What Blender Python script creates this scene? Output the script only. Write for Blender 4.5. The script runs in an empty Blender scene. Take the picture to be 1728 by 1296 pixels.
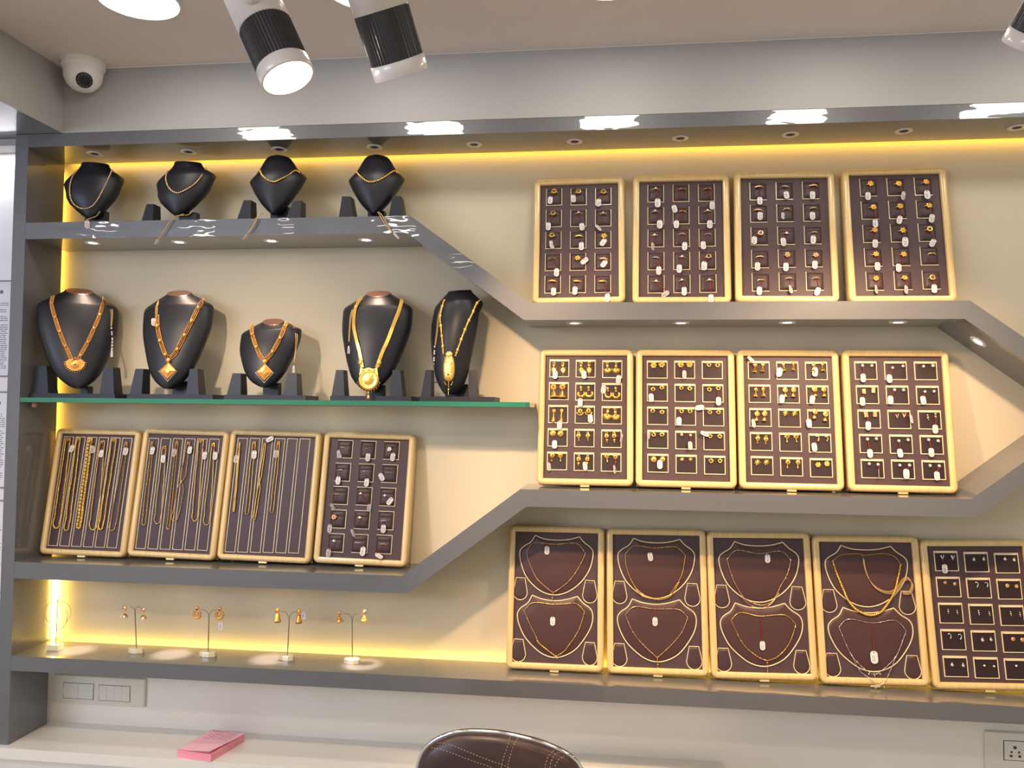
import bpy, math, random
from math import sin, cos, pi, radians, sqrt, atan2
from mathutils import Vector, Matrix
from mathutils.bvhtree import BVHTree
random.seed(7)
SC = bpy.context.scene
COL = SC.collection

# ------------------------------------------------------------------ camera
W_, H_, F_ = 1728.0, 1296.0, 1400.0
PITCH, YAW, ROLL = 0.0373767, -0.1223067, 0.0113972
CAM = Vector((0.0, -2.2, 1.70))
DW, DG = 0.1854, 0.1619            # wall depth, depth of the shelving sides (the gap behind holds the LED strips)
ZO = 1.70
_fwd = Vector((sin(YAW)*cos(PITCH), cos(YAW)*cos(PITCH), sin(PITCH)))
_r0 = Vector((cos(YAW), -sin(YAW), 0)); _u0 = _r0.cross(_fwd)
RT = cos(ROLL)*_r0 + sin(ROLL)*_u0; UP = -sin(ROLL)*_r0 + cos(ROLL)*_u0
def ray(px, py):
    return (RT*((px-W_/2)/F_) - UP*((py-H_/2)/F_) + _fwd)
def at(px, py, Y=0.0):             # point of the vertical plane at depth Y seen at a pixel of the photograph
    d = ray(px, py); return CAM + d*((Y-CAM.y)/d.y)
def atz(px, py, z):                # point of the horizontal plane at height z
    d = ray(px, py); return CAM + d*((z-CAM.z)/d.z)
cam = bpy.data.cameras.new('camera'); cam.sensor_width = 36.0; cam.lens = 36.0*F_/W_
co = bpy.data.objects.new('camera', cam); COL.objects.link(co)
co.matrix_world = Matrix(((RT.x, UP.x, -_fwd.x, CAM.x), (RT.y, UP.y, -_fwd.y, CAM.y), (RT.z, UP.z, -_fwd.z, CAM.z), (0, 0, 0, 1)))
cam.clip_start = 0.02
SC.camera = co
vs = SC.view_settings; vs.view_transform = 'Standard'; vs.look = 'None'; vs.gamma = 1.0; vs.use_curve_mapping = False
vs.exposure = 0.16

# ------------------------------------------------------------------ materials
def lin(c):
    return tuple(((v/255.0)/12.92 if v/255.0 <= 0.04045 else ((v/255.0+0.055)/1.055)**2.4) for v in c)
def mat(name, col, rough=0.5, metal=0.0, coat=0.0, coat_rough=0.03, spec=0.5, emit=None, estr=0.0, trans=0.0, ior=1.5, srgb=True, noise=None, bump=None, coatbump=None, sheen=0.0):
    m = bpy.data.materials.new(name); m.use_nodes = True; nt = m.node_tree
    b = nt.nodes['Principled BSDF']; c = lin(col) if srgb else col
    b.inputs['Base Color'].default_value = (*c, 1); b.inputs['Roughness'].default_value = rough
    b.inputs['Metallic'].default_value = metal; b.inputs['Coat Weight'].default_value = coat
    b.inputs['Coat Roughness'].default_value = coat_rough; b.inputs['Specular IOR Level'].default_value = spec
    b.inputs['Transmission Weight'].default_value = trans; b.inputs['IOR'].default_value = ior
    b.inputs['Sheen Weight'].default_value = sheen
    if emit:
        b.inputs['Emission Color'].default_value = (*lin(emit), 1); b.inputs['Emission Strength'].default_value = estr
    tc = None
    def tcoord():
        nonlocal tc
        if tc is None: tc = nt.nodes.new('ShaderNodeTexCoord')
        return tc.outputs['Object']
    if noise:      # (scale, amount, detail, stretch)
        n = nt.nodes.new('ShaderNodeTexNoise'); n.inputs['Scale'].default_value = noise[0]; n.inputs['Detail'].default_value = noise[2]
        mp = nt.nodes.new('ShaderNodeMapping'); mp.inputs['Scale'].default_value = noise[3]
        nt.links.new(tcoord(), mp.inputs['Vector']); nt.links.new(mp.outputs[0], n.inputs['Vector'])
        r = nt.nodes.new('ShaderNodeMapRange'); r.inputs['From Min'].default_value = 0.3; r.inputs['From Max'].default_value = 0.7
        r.inputs['To Min'].default_value = 1-noise[1]; r.inputs['To Max'].default_value = 1+noise[1]
        nt.links.new(n.outputs['Fac'], r.inputs['Value'])
        mx = nt.nodes.new('ShaderNodeVectorMath'); mx.operation = 'SCALE'; mx.inputs[0].default_value = c
        nt.links.new(r.outputs[0], mx.inputs['Scale']); nt.links.new(mx.outputs[0], b.inputs['Base Color'])
    for spec_, sock in ((bump, 'Normal'), (coatbump, 'Coat Normal')):
        if spec_:  # (scale, strength, distance, detail)
            n = nt.nodes.new('ShaderNodeTexNoise'); n.inputs['Scale'].default_value = spec_[0]; n.inputs['Detail'].default_value = spec_[3]
            if len(spec_) > 4:
                mp = nt.nodes.new('ShaderNodeMapping'); mp.inputs['Scale'].default_value = spec_[4]; nt.links.new(tcoord(), mp.inputs['Vector']); nt.links.new(mp.outputs[0], n.inputs['Vector'])
            else: nt.links.new(tcoord(), n.inputs['Vector'])
            bp = nt.nodes.new('ShaderNodeBump'); bp.inputs['Strength'].default_value = spec_[1]; bp.inputs['Distance'].default_value = spec_[2]
            nt.links.new(n.outputs['Fac'], bp.inputs['Height']); nt.links.new(bp.outputs[0], b.inputs[sock])
    return m
def emission(name, col, strength, srgb=True):
    m = bpy.data.materials.new(name); m.use_nodes = True; nt = m.node_tree; nt.nodes.clear()
    e = nt.nodes.new('ShaderNodeEmission'); o = nt.nodes.new('ShaderNodeOutputMaterial')
    e.inputs['Color'].default_value = (*(lin(col) if srgb else col), 1); e.inputs['Strength'].default_value = strength
    nt.links.new(e.outputs[0], o.inputs[0]); return m

M = {}
M['laminate'] = mat('grey_laminate', (96, 97, 99), rough=0.42, coat=1.0, coat_rough=0.02, spec=0.5, noise=(700, 0.34, 3, (1, 1, 1)), bump=(900, 0.15, 0.0008, 2), coatbump=(10, 0.20, 0.01, 1.6, (0.75, 0.75, 2.4)))
M['laminate'].node_tree.nodes['Principled BSDF'].inputs['Coat IOR'].default_value = 1.5
M['cream'] = mat('cream_panel', (212, 200, 172), rough=0.6, spec=0.3)
def dotted(m):                       # fine diagonal dot weave pressed into the panel
    nt = m.node_tree; b = nt.nodes['Principled BSDF']
    tc = nt.nodes.new('ShaderNodeTexCoord'); mp = nt.nodes.new('ShaderNodeMapping'); mp.inputs['Rotation'].default_value = (0, radians(38), 0); mp.inputs['Scale'].default_value = (170, 1, 170)
    nt.links.new(tc.outputs['Object'], mp.inputs['Vector'])
    v = nt.nodes.new('ShaderNodeTexVoronoi'); v.inputs['Scale'].default_value = 1.0; v.inputs['Randomness'].default_value = 0.15
    nt.links.new(mp.outputs[0], v.inputs['Vector'])
    r = nt.nodes.new('ShaderNodeMapRange'); r.inputs['From Max'].default_value = 0.7; r.inputs['To Min'].default_value = 0.93; r.inputs['To Max'].default_value = 1.04
    nt.links.new(v.outputs['Distance'], r.inputs['Value'])
    mx = nt.nodes.new('ShaderNodeVectorMath'); mx.operation = 'SCALE'; mx.inputs[0].default_value = lin((212, 200, 172))
    nt.links.new(r.outputs[0], mx.inputs['Scale']); nt.links.new(mx.outputs[0], b.inputs['Base Color'])
dotted(M['cream'])
M['white_wall'] = mat('white_wall_paint', (240, 234, 221), rough=0.55, noise=(3, 0.02, 2, (1, 1, 1)))
M['ceiling'] = mat('ceiling_paint', (224, 213, 206), rough=0.7, noise=(4, 0.02, 2, (1, 1, 1)))  # slight pink tint stands in for warm light bounced up from below
M['bulkhead'] = mat('bulkhead_paint', (166, 164, 161), rough=0.6, noise=(4, 0.02, 2, (1, 1, 1)))
M['gloss_white'] = mat('white_gloss_laminate', (236, 232, 222), rough=0.3, coat=0.4, noise=(3, 0.01, 2, (1, 1, 1)))
M['marble'] = mat('white_marble', (240, 236, 238), rough=0.25, coat=0.5, noise=(5, 0.06, 8, (1, 1, 2)))
M['floor'] = mat('floor_tile', (190, 180, 165), rough=0.3, noise=(6, 0.05, 4, (1, 1, 1)))
M['wood'] = mat('maple_wood', (222, 190, 128), rough=0.38, coat=0.5, coat_rough=0.1, noise=(14, 0.10, 4, (12, 12, 0.7)))
M['lining'] = mat('brown_leatherette', (76, 57, 59), rough=0.5, spec=0.35, bump=(900, 0.1, 0.0005, 2), noise=(60, 0.06, 2, (1, 1, 1)))
M['padear'] = mat('dark_flap_leatherette', (46, 28, 29), rough=0.5, spec=0.35)
M['padneck'] = mat('red_brown_leatherette', (74, 46, 44), rough=0.42, spec=0.45, bump=(900, 0.1, 0.0005, 2))
M['pad'] = mat('brown_pad_leatherette', (66, 46, 46), rough=0.45, spec=0.4, bump=(900, 0.1, 0.0005, 2))
M['padtrim'] = mat('cream_piping', (232, 212, 168), rough=0.35, coat=0.3)
M['black'] = mat('black_leatherette', (30, 30, 36), rough=0.42, spec=0.45, bump=(700, 0.08, 0.0005, 2), noise=(40, 0.05, 2, (1, 1, 1)))
M['capmetal'] = mat('bronze_cap', (176, 128, 110), rough=0.26, metal=0.9)
M['gold'] = mat('yellow_gold', (255, 208, 108), rough=0.28, metal=0.95)
M['goldred'] = mat('antique_gold', (250, 184, 98), rough=0.32, metal=0.82)
M['rosegold'] = mat('rose_gold', (244, 200, 152), rough=0.28, metal=0.95)
M['silver'] = mat('white_metal', (230, 222, 210), rough=0.22, metal=1.0)
M['greenstone'] = mat('green_stone', (30, 60, 38), rough=0.1, coat=1)
M['redstone'] = mat('red_stone', (130, 20, 26), rough=0.12, coat=1)
M['clearstone'] = mat('pale_stone', (240, 238, 235), rough=0.08, coat=1, spec=0.9)
M['darkstone'] = mat('dark_stone', (40, 24, 20), rough=0.12, coat=1)
M['tag'] = mat('paper_tag', (226, 219, 214), rough=0.45)
M['ink'] = mat('tag_ink', (84, 70, 70), rough=0.6)
M['thread'] = mat('red_thread', (150, 26, 34), rough=0.7)
M['cordbeige'] = mat('beige_cord', (196, 160, 96), rough=0.7)
M['whitethread'] = mat('white_bead', (225, 218, 210), rough=0.4)
M['maroon'] = mat('maroon_thread', (84, 28, 36), rough=0.7)
M['brass'] = mat('pale_latch', (220, 200, 140), rough=0.35, metal=0.3)
M['chrome'] = mat('chrome', (225, 225, 225), rough=0.12, metal=1.0)
M['steel'] = mat('steel_rod', (150, 140, 125), rough=0.3, metal=0.9)
M['leather'] = mat('brown_leather', (60, 36, 30), rough=0.36, coat=0.25, coat_rough=0.25, bump=(260, 0.15, 0.001, 3), noise=(9, 0.22, 3, (1, 1, 1)))
M['stitch'] = mat('tan_stitch', (196, 160, 136), rough=0.7)
M['plastic'] = mat('white_plastic', (232, 230, 226), rough=0.35)
M['switchplate'] = mat('ivory_plate', (228, 224, 208), rough=0.3)
M['gap'] = mat('shadow_gap', (128, 120, 106), rough=0.6)
M['slot'] = mat('dark_slot', (60, 56, 50), rough=0.6)
M['lampwhite'] = mat('lamp_white_enamel', (214, 208, 202), rough=0.28, coat=0.5)
M['lampblack'] = mat('lamp_black_fins', (26, 25, 30), rough=0.35, coat=0.3)
M['lens'] = mat('camera_lens', (24, 24, 32), rough=0.3)
M['pink'] = mat('pink_paper', (253, 196, 210), rough=0.7)
M['pinkside'] = mat('pink_paper_edge', (252, 160, 178), rough=0.7, noise=(300, 0.12, 2, (0.05, 0.05, 3)))
M['pencil'] = mat('pen_ink', (150, 80, 120), rough=0.8)
M['paper'] = mat('document_paper', (232, 232, 236), rough=0.5)
M['print'] = mat('document_print', (120, 122, 130), rough=0.7)
M['docframe'] = mat('grey_frame', (120, 122, 126), rough=0.4)
M['acrylic_pink'] = mat('clip_plastic', (190, 140, 124), rough=0.2, coat=0.6)
M['acrylic'] = mat('cream_acrylic', (236, 222, 180), rough=0.12, coat=0.6)
M['pearl'] = mat('pearl', (240, 226, 206), rough=0.2, coat=0.6)
M['glassedge'] = mat('green_glass_edge', (34, 120, 92), rough=0.08, coat=1, spec=0.6)
def glass_face():
    m = bpy.data.materials.new('clear_glass'); m.use_nodes = True; nt = m.node_tree; nt.nodes.clear()
    t = nt.nodes.new('ShaderNodeBsdfTransparent'); t.inputs['Color'].default_value = (0.90, 0.965, 0.94, 1)
    g = nt.nodes.new('ShaderNodeBsdfGlossy'); g.inputs['Roughness'].default_value = 0.02
    f = nt.nodes.new('ShaderNodeFresnel'); f.inputs['IOR'].default_value = 1.5
    mx = nt.nodes.new('ShaderNodeMixShader'); o = nt.nodes.new('ShaderNodeOutputMaterial')
    nt.links.new(f.outputs[0], mx.inputs[0]); nt.links.new(t.outputs[0], mx.inputs[1]); nt.links.new(g.outputs[0], mx.inputs[2]); nt.links.new(mx.outputs[0], o.inputs[0])
    return m
M['glass'] = glass_face()
M['disc'] = emission('panel_light', (255, 246, 234), 24.0)
M['spotface'] = emission('spot_lens', (255, 240, 222), 14.0)
M['miniface'] = emission('small_lamp', (255, 240, 225), 12.0)
M['led'] = emission('led_yellow', (255, 212, 88), 18.0)
M['ledtop'] = emission('led_yellow_top', (255, 200, 66), 12.0)
M['ledside'] = emission('led_yellow_side', (255, 206, 84), 11.0)
M['ledhot'] = emission('led_warm', (255, 214, 110), 26.0)

# ------------------------------------------------------------------ mesh builder
class B:
    def __init__(s): s.v = []; s.f = []; s.m = []; s.sm = []
    def add(s, vs, fs, mi=0, smooth=False, mx=None):
        o = len(s.v)
        s.v += [tuple(mx @ Vector(v)) if mx else tuple(v) for v in vs]
        for f in fs:
            s.f.append(tuple(o+i for i in f)); s.m.append(mi); s.sm.append(smooth)
        return s
    def box(s, x0, x1, y0, y1, z0, z1, mi=0, mx=None):
        vs = [(x0,y0,z0),(x1,y0,z0),(x1,y1,z0),(x0,y1,z0),(x0,y0,z1),(x1,y0,z1),(x1,y1,z1),(x0,y1,z1)]
        return s.add(vs, [(0,3,2,1),(4,5,6,7),(0,1,5,4),(1,2,6,5),(2,3,7,6),(3,0,4,7)], mi, False, mx)
    def prism(s, poly, y0, y1, mi=0, mx=None, mi_front=None):   # polygon in x,z (counter-clockwise seen from -y) pushed from y0 to y1
        n = len(poly)
        ar = sum(poly[i][0]*poly[(i+1)%n][1]-poly[(i+1)%n][0]*poly[i][1] for i in range(n))
        if ar < 0: poly = poly[::-1]
        vs = [(x, y0, z) for x, z in poly]+[(x, y1, z) for x, z in poly]
        s.add(vs, [tuple(range(n))], mi if mi_front is None else mi_front, False, mx)
        s.add(vs, [tuple(range(2*n-1, n-1, -1))]+[(i, n+i, n+(i+1)%n, (i+1)%n) for i in range(n)], mi, False, mx)
        return s
    def loops(s, loops, mi=0, smooth=True, closed=True, cap0=False, cap1=False, mx=None):
        n = len(loops[0]); vs = [p for l in loops for p in l]; fs = []
        for k in range(len(loops)-1):
            for i in range(n if closed else n-1):
                j = (i+1) % n
                fs.append((k*n+i, k*n+j, (k+1)*n+j, (k+1)*n+i))
        s.add(vs, fs, mi, smooth, mx)
        if cap0: s.add(loops[0], [tuple(range(n-1, -1, -1))], mi, False, mx)
        if cap1: s.add(loops[-1], [tuple(range(n))], mi, False, mx)
        return s
    def lathe(s, prof, n=24, mi=0, mx=None, smooth=True, cap0=True, cap1=True):   # (r, z) about z
        return s.loops([[(r*cos(2*pi*i/n), r*sin(2*pi*i/n), z) for i in range(n)] for r, z in prof], mi, smooth, True, cap0, cap1, mx)
    def sphere(s, c, r, mi=0, nu=8, nv=5, mx=None):
        if not isinstance(r, (tuple, list)): r = (r, r, r)
        c = Vector(c); vs = [(c.x, c.y, c.z-r[2])]; fs = []
        for k in range(1, nv):
            a = -pi/2+pi*k/nv
            for i in range(nu):
                t = 2*pi*i/nu; vs.append((c.x+r[0]*cos(a)*cos(t), c.y+r[1]*cos(a)*sin(t), c.z+r[2]*sin(a)))
        vs.append((c.x, c.y, c.z+r[2])); L = len(vs)-1
        for i in range(nu):
            fs.append((0, 1+(i+1) % nu, 1+i)); fs.append((L, L-nu+i, L-nu+(i+1) % nu))
        for k in range(nv-2):
            for i in range(nu):
                a = 1+k*nu+i; b = 1+k*nu+(i+1) % nu; fs.append((a, b, b+nu, a+nu))
        return s.add(vs, fs, mi, True, mx)
    def tube(s, pts, r, n=6, mi=0, closed=False, mx=None, cap=True):
        pts = [Vector(p) for p in pts]; N = len(pts); loops = []; ref = None
        for i, p in enumerate(pts):
            if closed: t = pts[(i+1) % N]-pts[i-1]
            else: t = pts[min(i+1, N-1)]-pts[max(i-1, 0)]
            if t.length < 1e-9: t = Vector((0, 0, 1))
            t.normalize()
            if ref is None:
                ref = Vector((0, 1, 0)) if abs(t.y) < 0.9 else Vector((1, 0, 0))
            a = (ref - t*ref.dot(t))
            if a.length < 1e-6: a = t.orthogonal()
            a.normalize(); b = t.cross(a); ref = a
            rr = r[i] if isinstance(r, (list, tuple)) else r
            loops.append([tuple(p+a*(rr*cos(2*pi*k/n))+b*(rr*sin(2*pi*k/n))) for k in range(n)])
        if closed: loops.append(loops[0])
        return s.loops(loops, mi, True, True, cap and not closed, cap and not closed, mx)
    def torus(s, c, R, r, ax='y', n=20, m=6, mi=0, mx=None, a0=0, a1=2*pi, sx=1.0):
        pts = []; full = abs(a1-a0-2*pi) < 1e-6
        for i in range(n if full else n+1):
            t = a0+(a1-a0)*i/n; u, w = R*cos(t)*sx, R*sin(t)
            pts.append(Vector(c)+(Vector((u, 0, w)) if ax == 'y' else Vector((u, w, 0)) if ax == 'z' else Vector((0, u, w))))
        return s.tube(pts, r, m, mi, full, mx)
    def mesh(s, name, mats):
        me = bpy.data.meshes.new(name); me.from_pydata(s.v, [], s.f)
        for m in (mats if isinstance(mats, (list, tuple)) else [mats]): me.materials.append(M[m] if isinstance(m, str) else m)
        me.polygons.foreach_set('material_index', s.m); me.polygons.foreach_set('use_smooth', s.sm)
        me.update(); return me
    def build(s, name, mats, parent=None, mw=None):
        return put(name, s.mesh(name, mats), parent, mw)
def put(name, me, parent=None, mw=None):
    o = bpy.data.objects.new(name, me); COL.objects.link(o)
    if parent is not None: o.parent = parent
    if mw is not None:
        if parent is not None: o.matrix_local = mw
        else: o.matrix_world = mw
    return o
LABELS = {}
def tag(o, label, cat, group=None):
    o['label'] = label; o['category'] = cat
    if group: o['group'] = group
    n = len(label.replace('-', 'x').split())
    if n > 16 or n < 4: print('LABEL LENGTH', n, label)
    if label in LABELS: print('DUP LABEL', label)
    LABELS[label] = 1
    return o
def thing(name, label, cat, mw, group=None):
    o = bpy.data.objects.new(name, None); COL.objects.link(o); o.empty_display_size = 0.02
    o.matrix_world = mw if isinstance(mw, Matrix) else Matrix.Translation(mw)
    return tag(o, label, cat, group)
def struct(name, b, mats):
    o = b.build(name, mats); o['kind'] = 'structure'; return o
T = Matrix.Translation
def Rz(a): return Matrix.Rotation(a, 4, 'Z')
def Rx(a): return Matrix.Rotation(a, 4, 'X')
def Ry(a): return Matrix.Rotation(a, 4, 'Y')
def cr(pts, n=6, closed=False):     # smooth curve through points
    pts = [Vector(p) for p in pts]; N = len(pts); out = []
    for i in range(N if closed else N-1):
        p1, p2 = pts[i], pts[(i+1) % N]
        p0 = pts[i-1] if (closed or i > 0) else p1
        p3 = pts[(i+2) % N] if (closed or i+2 < N) else p2
        for k in range(n):
            t = k/n
            out.append(0.5*((2*p1)+(p2-p0)*t+(2*p0-5*p1+4*p2-p3)*t*t+(3*p1-p0-3*p2+p3)*t**3))
    if not closed: out.append(pts[-1])
    return out
def resample(pts, step):
    out = [Vector(pts[0])]; acc = 0.0
    for a, b in zip(pts[:-1], pts[1:]):
        a, b = Vector(a), Vector(b); L = (b-a).length; p = 0.0
        if L < 1e-9: continue
        while acc+(L-p) >= step:
            p += step-acc; acc = 0.0; out.append(a.lerp(b, p/L))
        acc += L-p
    return out
def rrect(w0, w1, z0, z1, r, y, n=5):
    pts = []
    for cx, cz, a0 in ((w1-r, z0+r, -pi/2), (w1-r, z1-r, 0), (w0+r, z1-r, pi/2), (w0+r, z0+r, pi)):
        for i in range(n+1):
            a = a0+pi/2*i/n; pts.append((cx+r*cos(a), y, cz+r*sin(a)))
    return pts
def frame_to(p, z, x=None):          # matrix at p whose z axis is z
    z = Vector(z).normalized(); x = Vector(x) if x is not None else (Vector((1, 0, 0)) if abs(z.x) < 0.9 else Vector((0, 0, 1)))
    y = z.cross(x).normalized(); x = y.cross(z)
    return Matrix(((x.x, y.x, z.x, p[0]), (x.y, y.y, z.y, p[1]), (x.z, y.z, z.z, p[2]), (0, 0, 0, 1)))
def light(name, kind, loc, energy, col, parent=None, **k):
    l = bpy.data.lights.new(name, kind); l.energy = energy; l.color = lin(col)
    for a, v in k.items():
        if a not in ('aim',): setattr(l, a, v)
    o = bpy.data.objects.new(name, l); COL.objects.link(o)
    d = (Vector(k['aim'])-Vector(loc)) if 'aim' in k else Vector((0, 0, -1))
    o.matrix_world = T(Vector(loc)) @ d.to_track_quat('-Z', 'Y').to_matrix().to_4x4()
    return o

# ------------------------------------------------------------------ levels
Z = {k: v+ZO for k, v in dict(fas1=0.8012, fas0=0.7624, bot1=-0.7013, bot0=-0.7432, hex0=0.2545, hex1=0.3008, sh0=0.494, sh1=0.5419,
     low0=-0.4828, low1=-0.4356, hxl0=-0.2421, hxl1=-0.1965, gl0=0.0215, gl1=0.0345, cnt=-0.952, ceil=0.9885).items()}
XP0, XP1 = -1.739, -1.699
XB = -1.592           # face of the side bulkhead
XR = 1.75             # the wall runs on past the right of the frame
WALLX0 = -3.6

# ------------------------------------------------------------------ room
struct('floor', B().box(WALLX0, 2.6, -5.2, 0.35, -0.06, 0.0), 'floor')
struct('ceiling', B().box(WALLX0, 2.6, -5.2, 0.0, Z['ceil'], Z['ceil']+0.06), 'ceiling')
bw = B(); bw.box(XP0-0.0, 2.6, DW, DW+0.12, 0.0, Z['fas1']+0.15)
struct('wall_back', bw, 'white_wall')
bh = B(); bh.box(XB, 2.6, 0.0, DW, Z['fas1']+0.001, Z['ceil']-0.0005)
struct('wall_back_bulkhead', bh, 'bulkhead')
sb = B()
x0, x1, y0, y1, z0, z1 = WALLX0, XB-0.0005, -1.0, DW, Z['fas1']+0.001, Z['ceil']-0.0005
sb.add([(x0,y0,z0),(x1,y0,z0),(x1,y1,z0),(x0,y1,z0)], [(0,3,2,1)], 1)
sb.add([(x0,y0,z0),(x1,y0,z0),(x1,y1,z0),(x0,y1,z0),(x0,y0,z1),(x1,y0,z1),(x1,y1,z1),(x0,y1,z1)], [(0,1,5,4),(1,2,6,5),(2,3,7,6),(3,0,4,7),(4,5,6,7)], 0)
struct('wall_left_bulkhead', sb, ['bulkhead', 'laminate'])
pw = B(); pw.box(WALLX0, XP0-0.002, 0.10, 0.16, Z['cnt']+0.001, Z['fas1'])
struct('wall_left', pw, 'marble')
struct('trim_1', B().box(WALLX0, XP0-0.002, 0.03, 0.10, at(10, 250, 0.05).z, Z['fas1']), 'bulkhead')

# ------------------------------------------------------------------ shelving
SH = thing('display_shelving', 'dark grey laminate shelving built over the whole cream wall with hexagonal shelf frame', 'shelving', Vector((XP0, 0, Z['cnt'])))
SHI = SH.matrix_world.inverted()
def shpart(name, b, mats='laminate'):
    return b.build(name, mats, SH, SHI.copy())
shpart('post', B().box(XP0, XP1, 0.0, DG, Z['cnt']+0.001, Z['fas1']))
fb = B()     # the fascia leans back a little towards its top
fb.add([(XP1+0.0005,-0.0035,Z['fas0']),(XR,-0.0035,Z['fas0']),(XR,DG,Z['fas0']),(XP1+0.0005,DG,Z['fas0']),(XP1+0.0005,0.0002,Z['fas1']),(XR,0.0002,Z['fas1']),(XR,DG,Z['fas1']),(XP1+0.0005,DG,Z['fas1'])],
       [(0,3,2,1),(4,5,6,7),(0,1,5,4),(1,2,6,5),(2,3,7,6),(3,0,4,7)])
shpart('fascia', fb)
shpart('shelf', B().box(XP1+0.0005, XR, 0.0, DG, Z['bot0'], Z['bot1']).box(XP1+0.0005, XR, DG, DW-0.0006, Z['bot0'], Z['bot0']+0.012))  # rear ledge added to block the strip's light from leaking below
def fx(px, py): return at(px, py, 0).x
SB = DW-0.0005
Xa = XP1+0.0005
top1 = (fx(692, 367.5), Z['sh1']); bot1_ = (fx(687, 396), Z['sh0'])
top2 = (fx(894, 512), Z['hex1']); bot2 = (fx(884, 541), Z['hex0'])
top3 = (fx(1637, 506), Z['hex1']); bot3 = (fx(1627.7, 538), Z['hex0'])
ap_o = at(1910.6, 693.9, 0); ap_i = at(1852, 692, 0); apo = (ap_o.x, ap_o.z); api = (ap_i.x, ap_i.z)
top5 = (fx(1639, 843), Z['hxl1']); bot5 = (fx(1648.5, 873.7), Z['hxl0'])
top6 = (fx(878, 822), Z['hxl1']); bot6 = (fx(888.5, 853.4), Z['hxl0'])
top7 = (fx(679, 970.4), Z['low1']); bot7 = (fx(687.5, 1000), Z['low0'])
shpart('shelf', B().prism([(Xa, Z['sh0']), bot1_, top1, (Xa, Z['sh1'])], 0, SB))
shpart('sloping_divider', B().prism([bot1_, bot2, top2, top1], 0, SB))
shpart('shelf', B().prism([bot2, bot3, top3, top2], 0, SB))
shpart('sloping_divider', B().prism([bot3, api, apo, top3], 0, SB))
shpart('sloping_divider', B().prism([bot5, apo, api, top5], 0, SB))
shpart('shelf', B().prism([bot6, bot5, top5, top6], 0, SB))
shpart('sloping_divider', B().prism([bot7, bot6, top6, top7], 0, SB))
shpart('shelf', B().prism([(Xa, Z['low0']), bot7, top7, (Xa, Z['low1'])], 0, SB))
shpart('wall_panel', B().add([(XP0+0.001, DW-0.0004, Z['bot0']+0.002), (XR, DW-0.0004, Z['bot0']+0.002), (XR, DW-0.0004, Z['fas1']), (XP0+0.001, DW-0.0004, Z['fas1'])], [(0, 1, 2, 3)]), 'cream')
# LED strips hidden in the gap behind the shelving
def strip(label, b, m):
    tag(b.build('led_strip', m), label, 'light strip', 'hidden warm light strips')
strip('warm yellow light strip hidden behind the top fascia', B().box(XP1+0.01, XR, DG+0.002, DG+0.006, Z['fas0']+0.006, Z['fas0']+0.012), 'ledtop')
strip('warm yellow light strip hidden behind the bottom shelf', B().box(XP1+0.01, XR, DG+0.002, DG+0.006, Z['bot1']-0.012, Z['bot1']-0.006), 'led')
strip('warm light strip upright behind the grey side post', B().box(XP1-0.028, XP1-0.020, DG+0.004, DG+0.014, Z['low1'], Z['fas0']-0.02), 'ledside')
strip('bright bare light strip behind the bangle stand', B().box(XP1+0.001, XP1+0.010, DG+0.004, DG+0.014, Z['bot1']+0.004, Z['low0']-0.002), 'ledhot')

# glass shelf
gx1 = at(893, 683, 0).x
gb = B(); z0, z1, yb = Z['gl0'], Z['gl1'], DW-0.002; xl = XP1+0.001; ch = 0.010
top = [(xl, 0.0), (gx1-ch, 0.0), (gx1, ch), (gx1, yb), (xl, yb)]
n = len(top); vv = [(x, y, z0) for x, y in top]+[(x, y, z1) for x, y in top]
gb.add(vv, [tuple(range(n-1, -1, -1)), tuple(range(n, 2*n))], 0); gb.add(vv, [(i, (i+1) % n, n+(i+1) % n, n+i) for i in range(n)], 1)
GL = tag(gb.build('glass_shelf', ['glass', 'glassedge']), 'clear glass shelf with green edge carrying five necklace busts', 'glass shelf')
cp = at(58, 686, 0.02)
cb = B().lathe([(0.002, 0), (0.007, 0.0), (0.0075, 0.003), (0.0075, 0.011), (0.006, 0.014)], 14)
clip = cb.build('shelf_clip', 'acrylic_pink', None, T((XP1+0.012, 0.045, Z['gl0']-0.0145)))
tag(clip, 'small pinkish plastic clip under the glass shelf at the grey post', 'clip')

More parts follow.
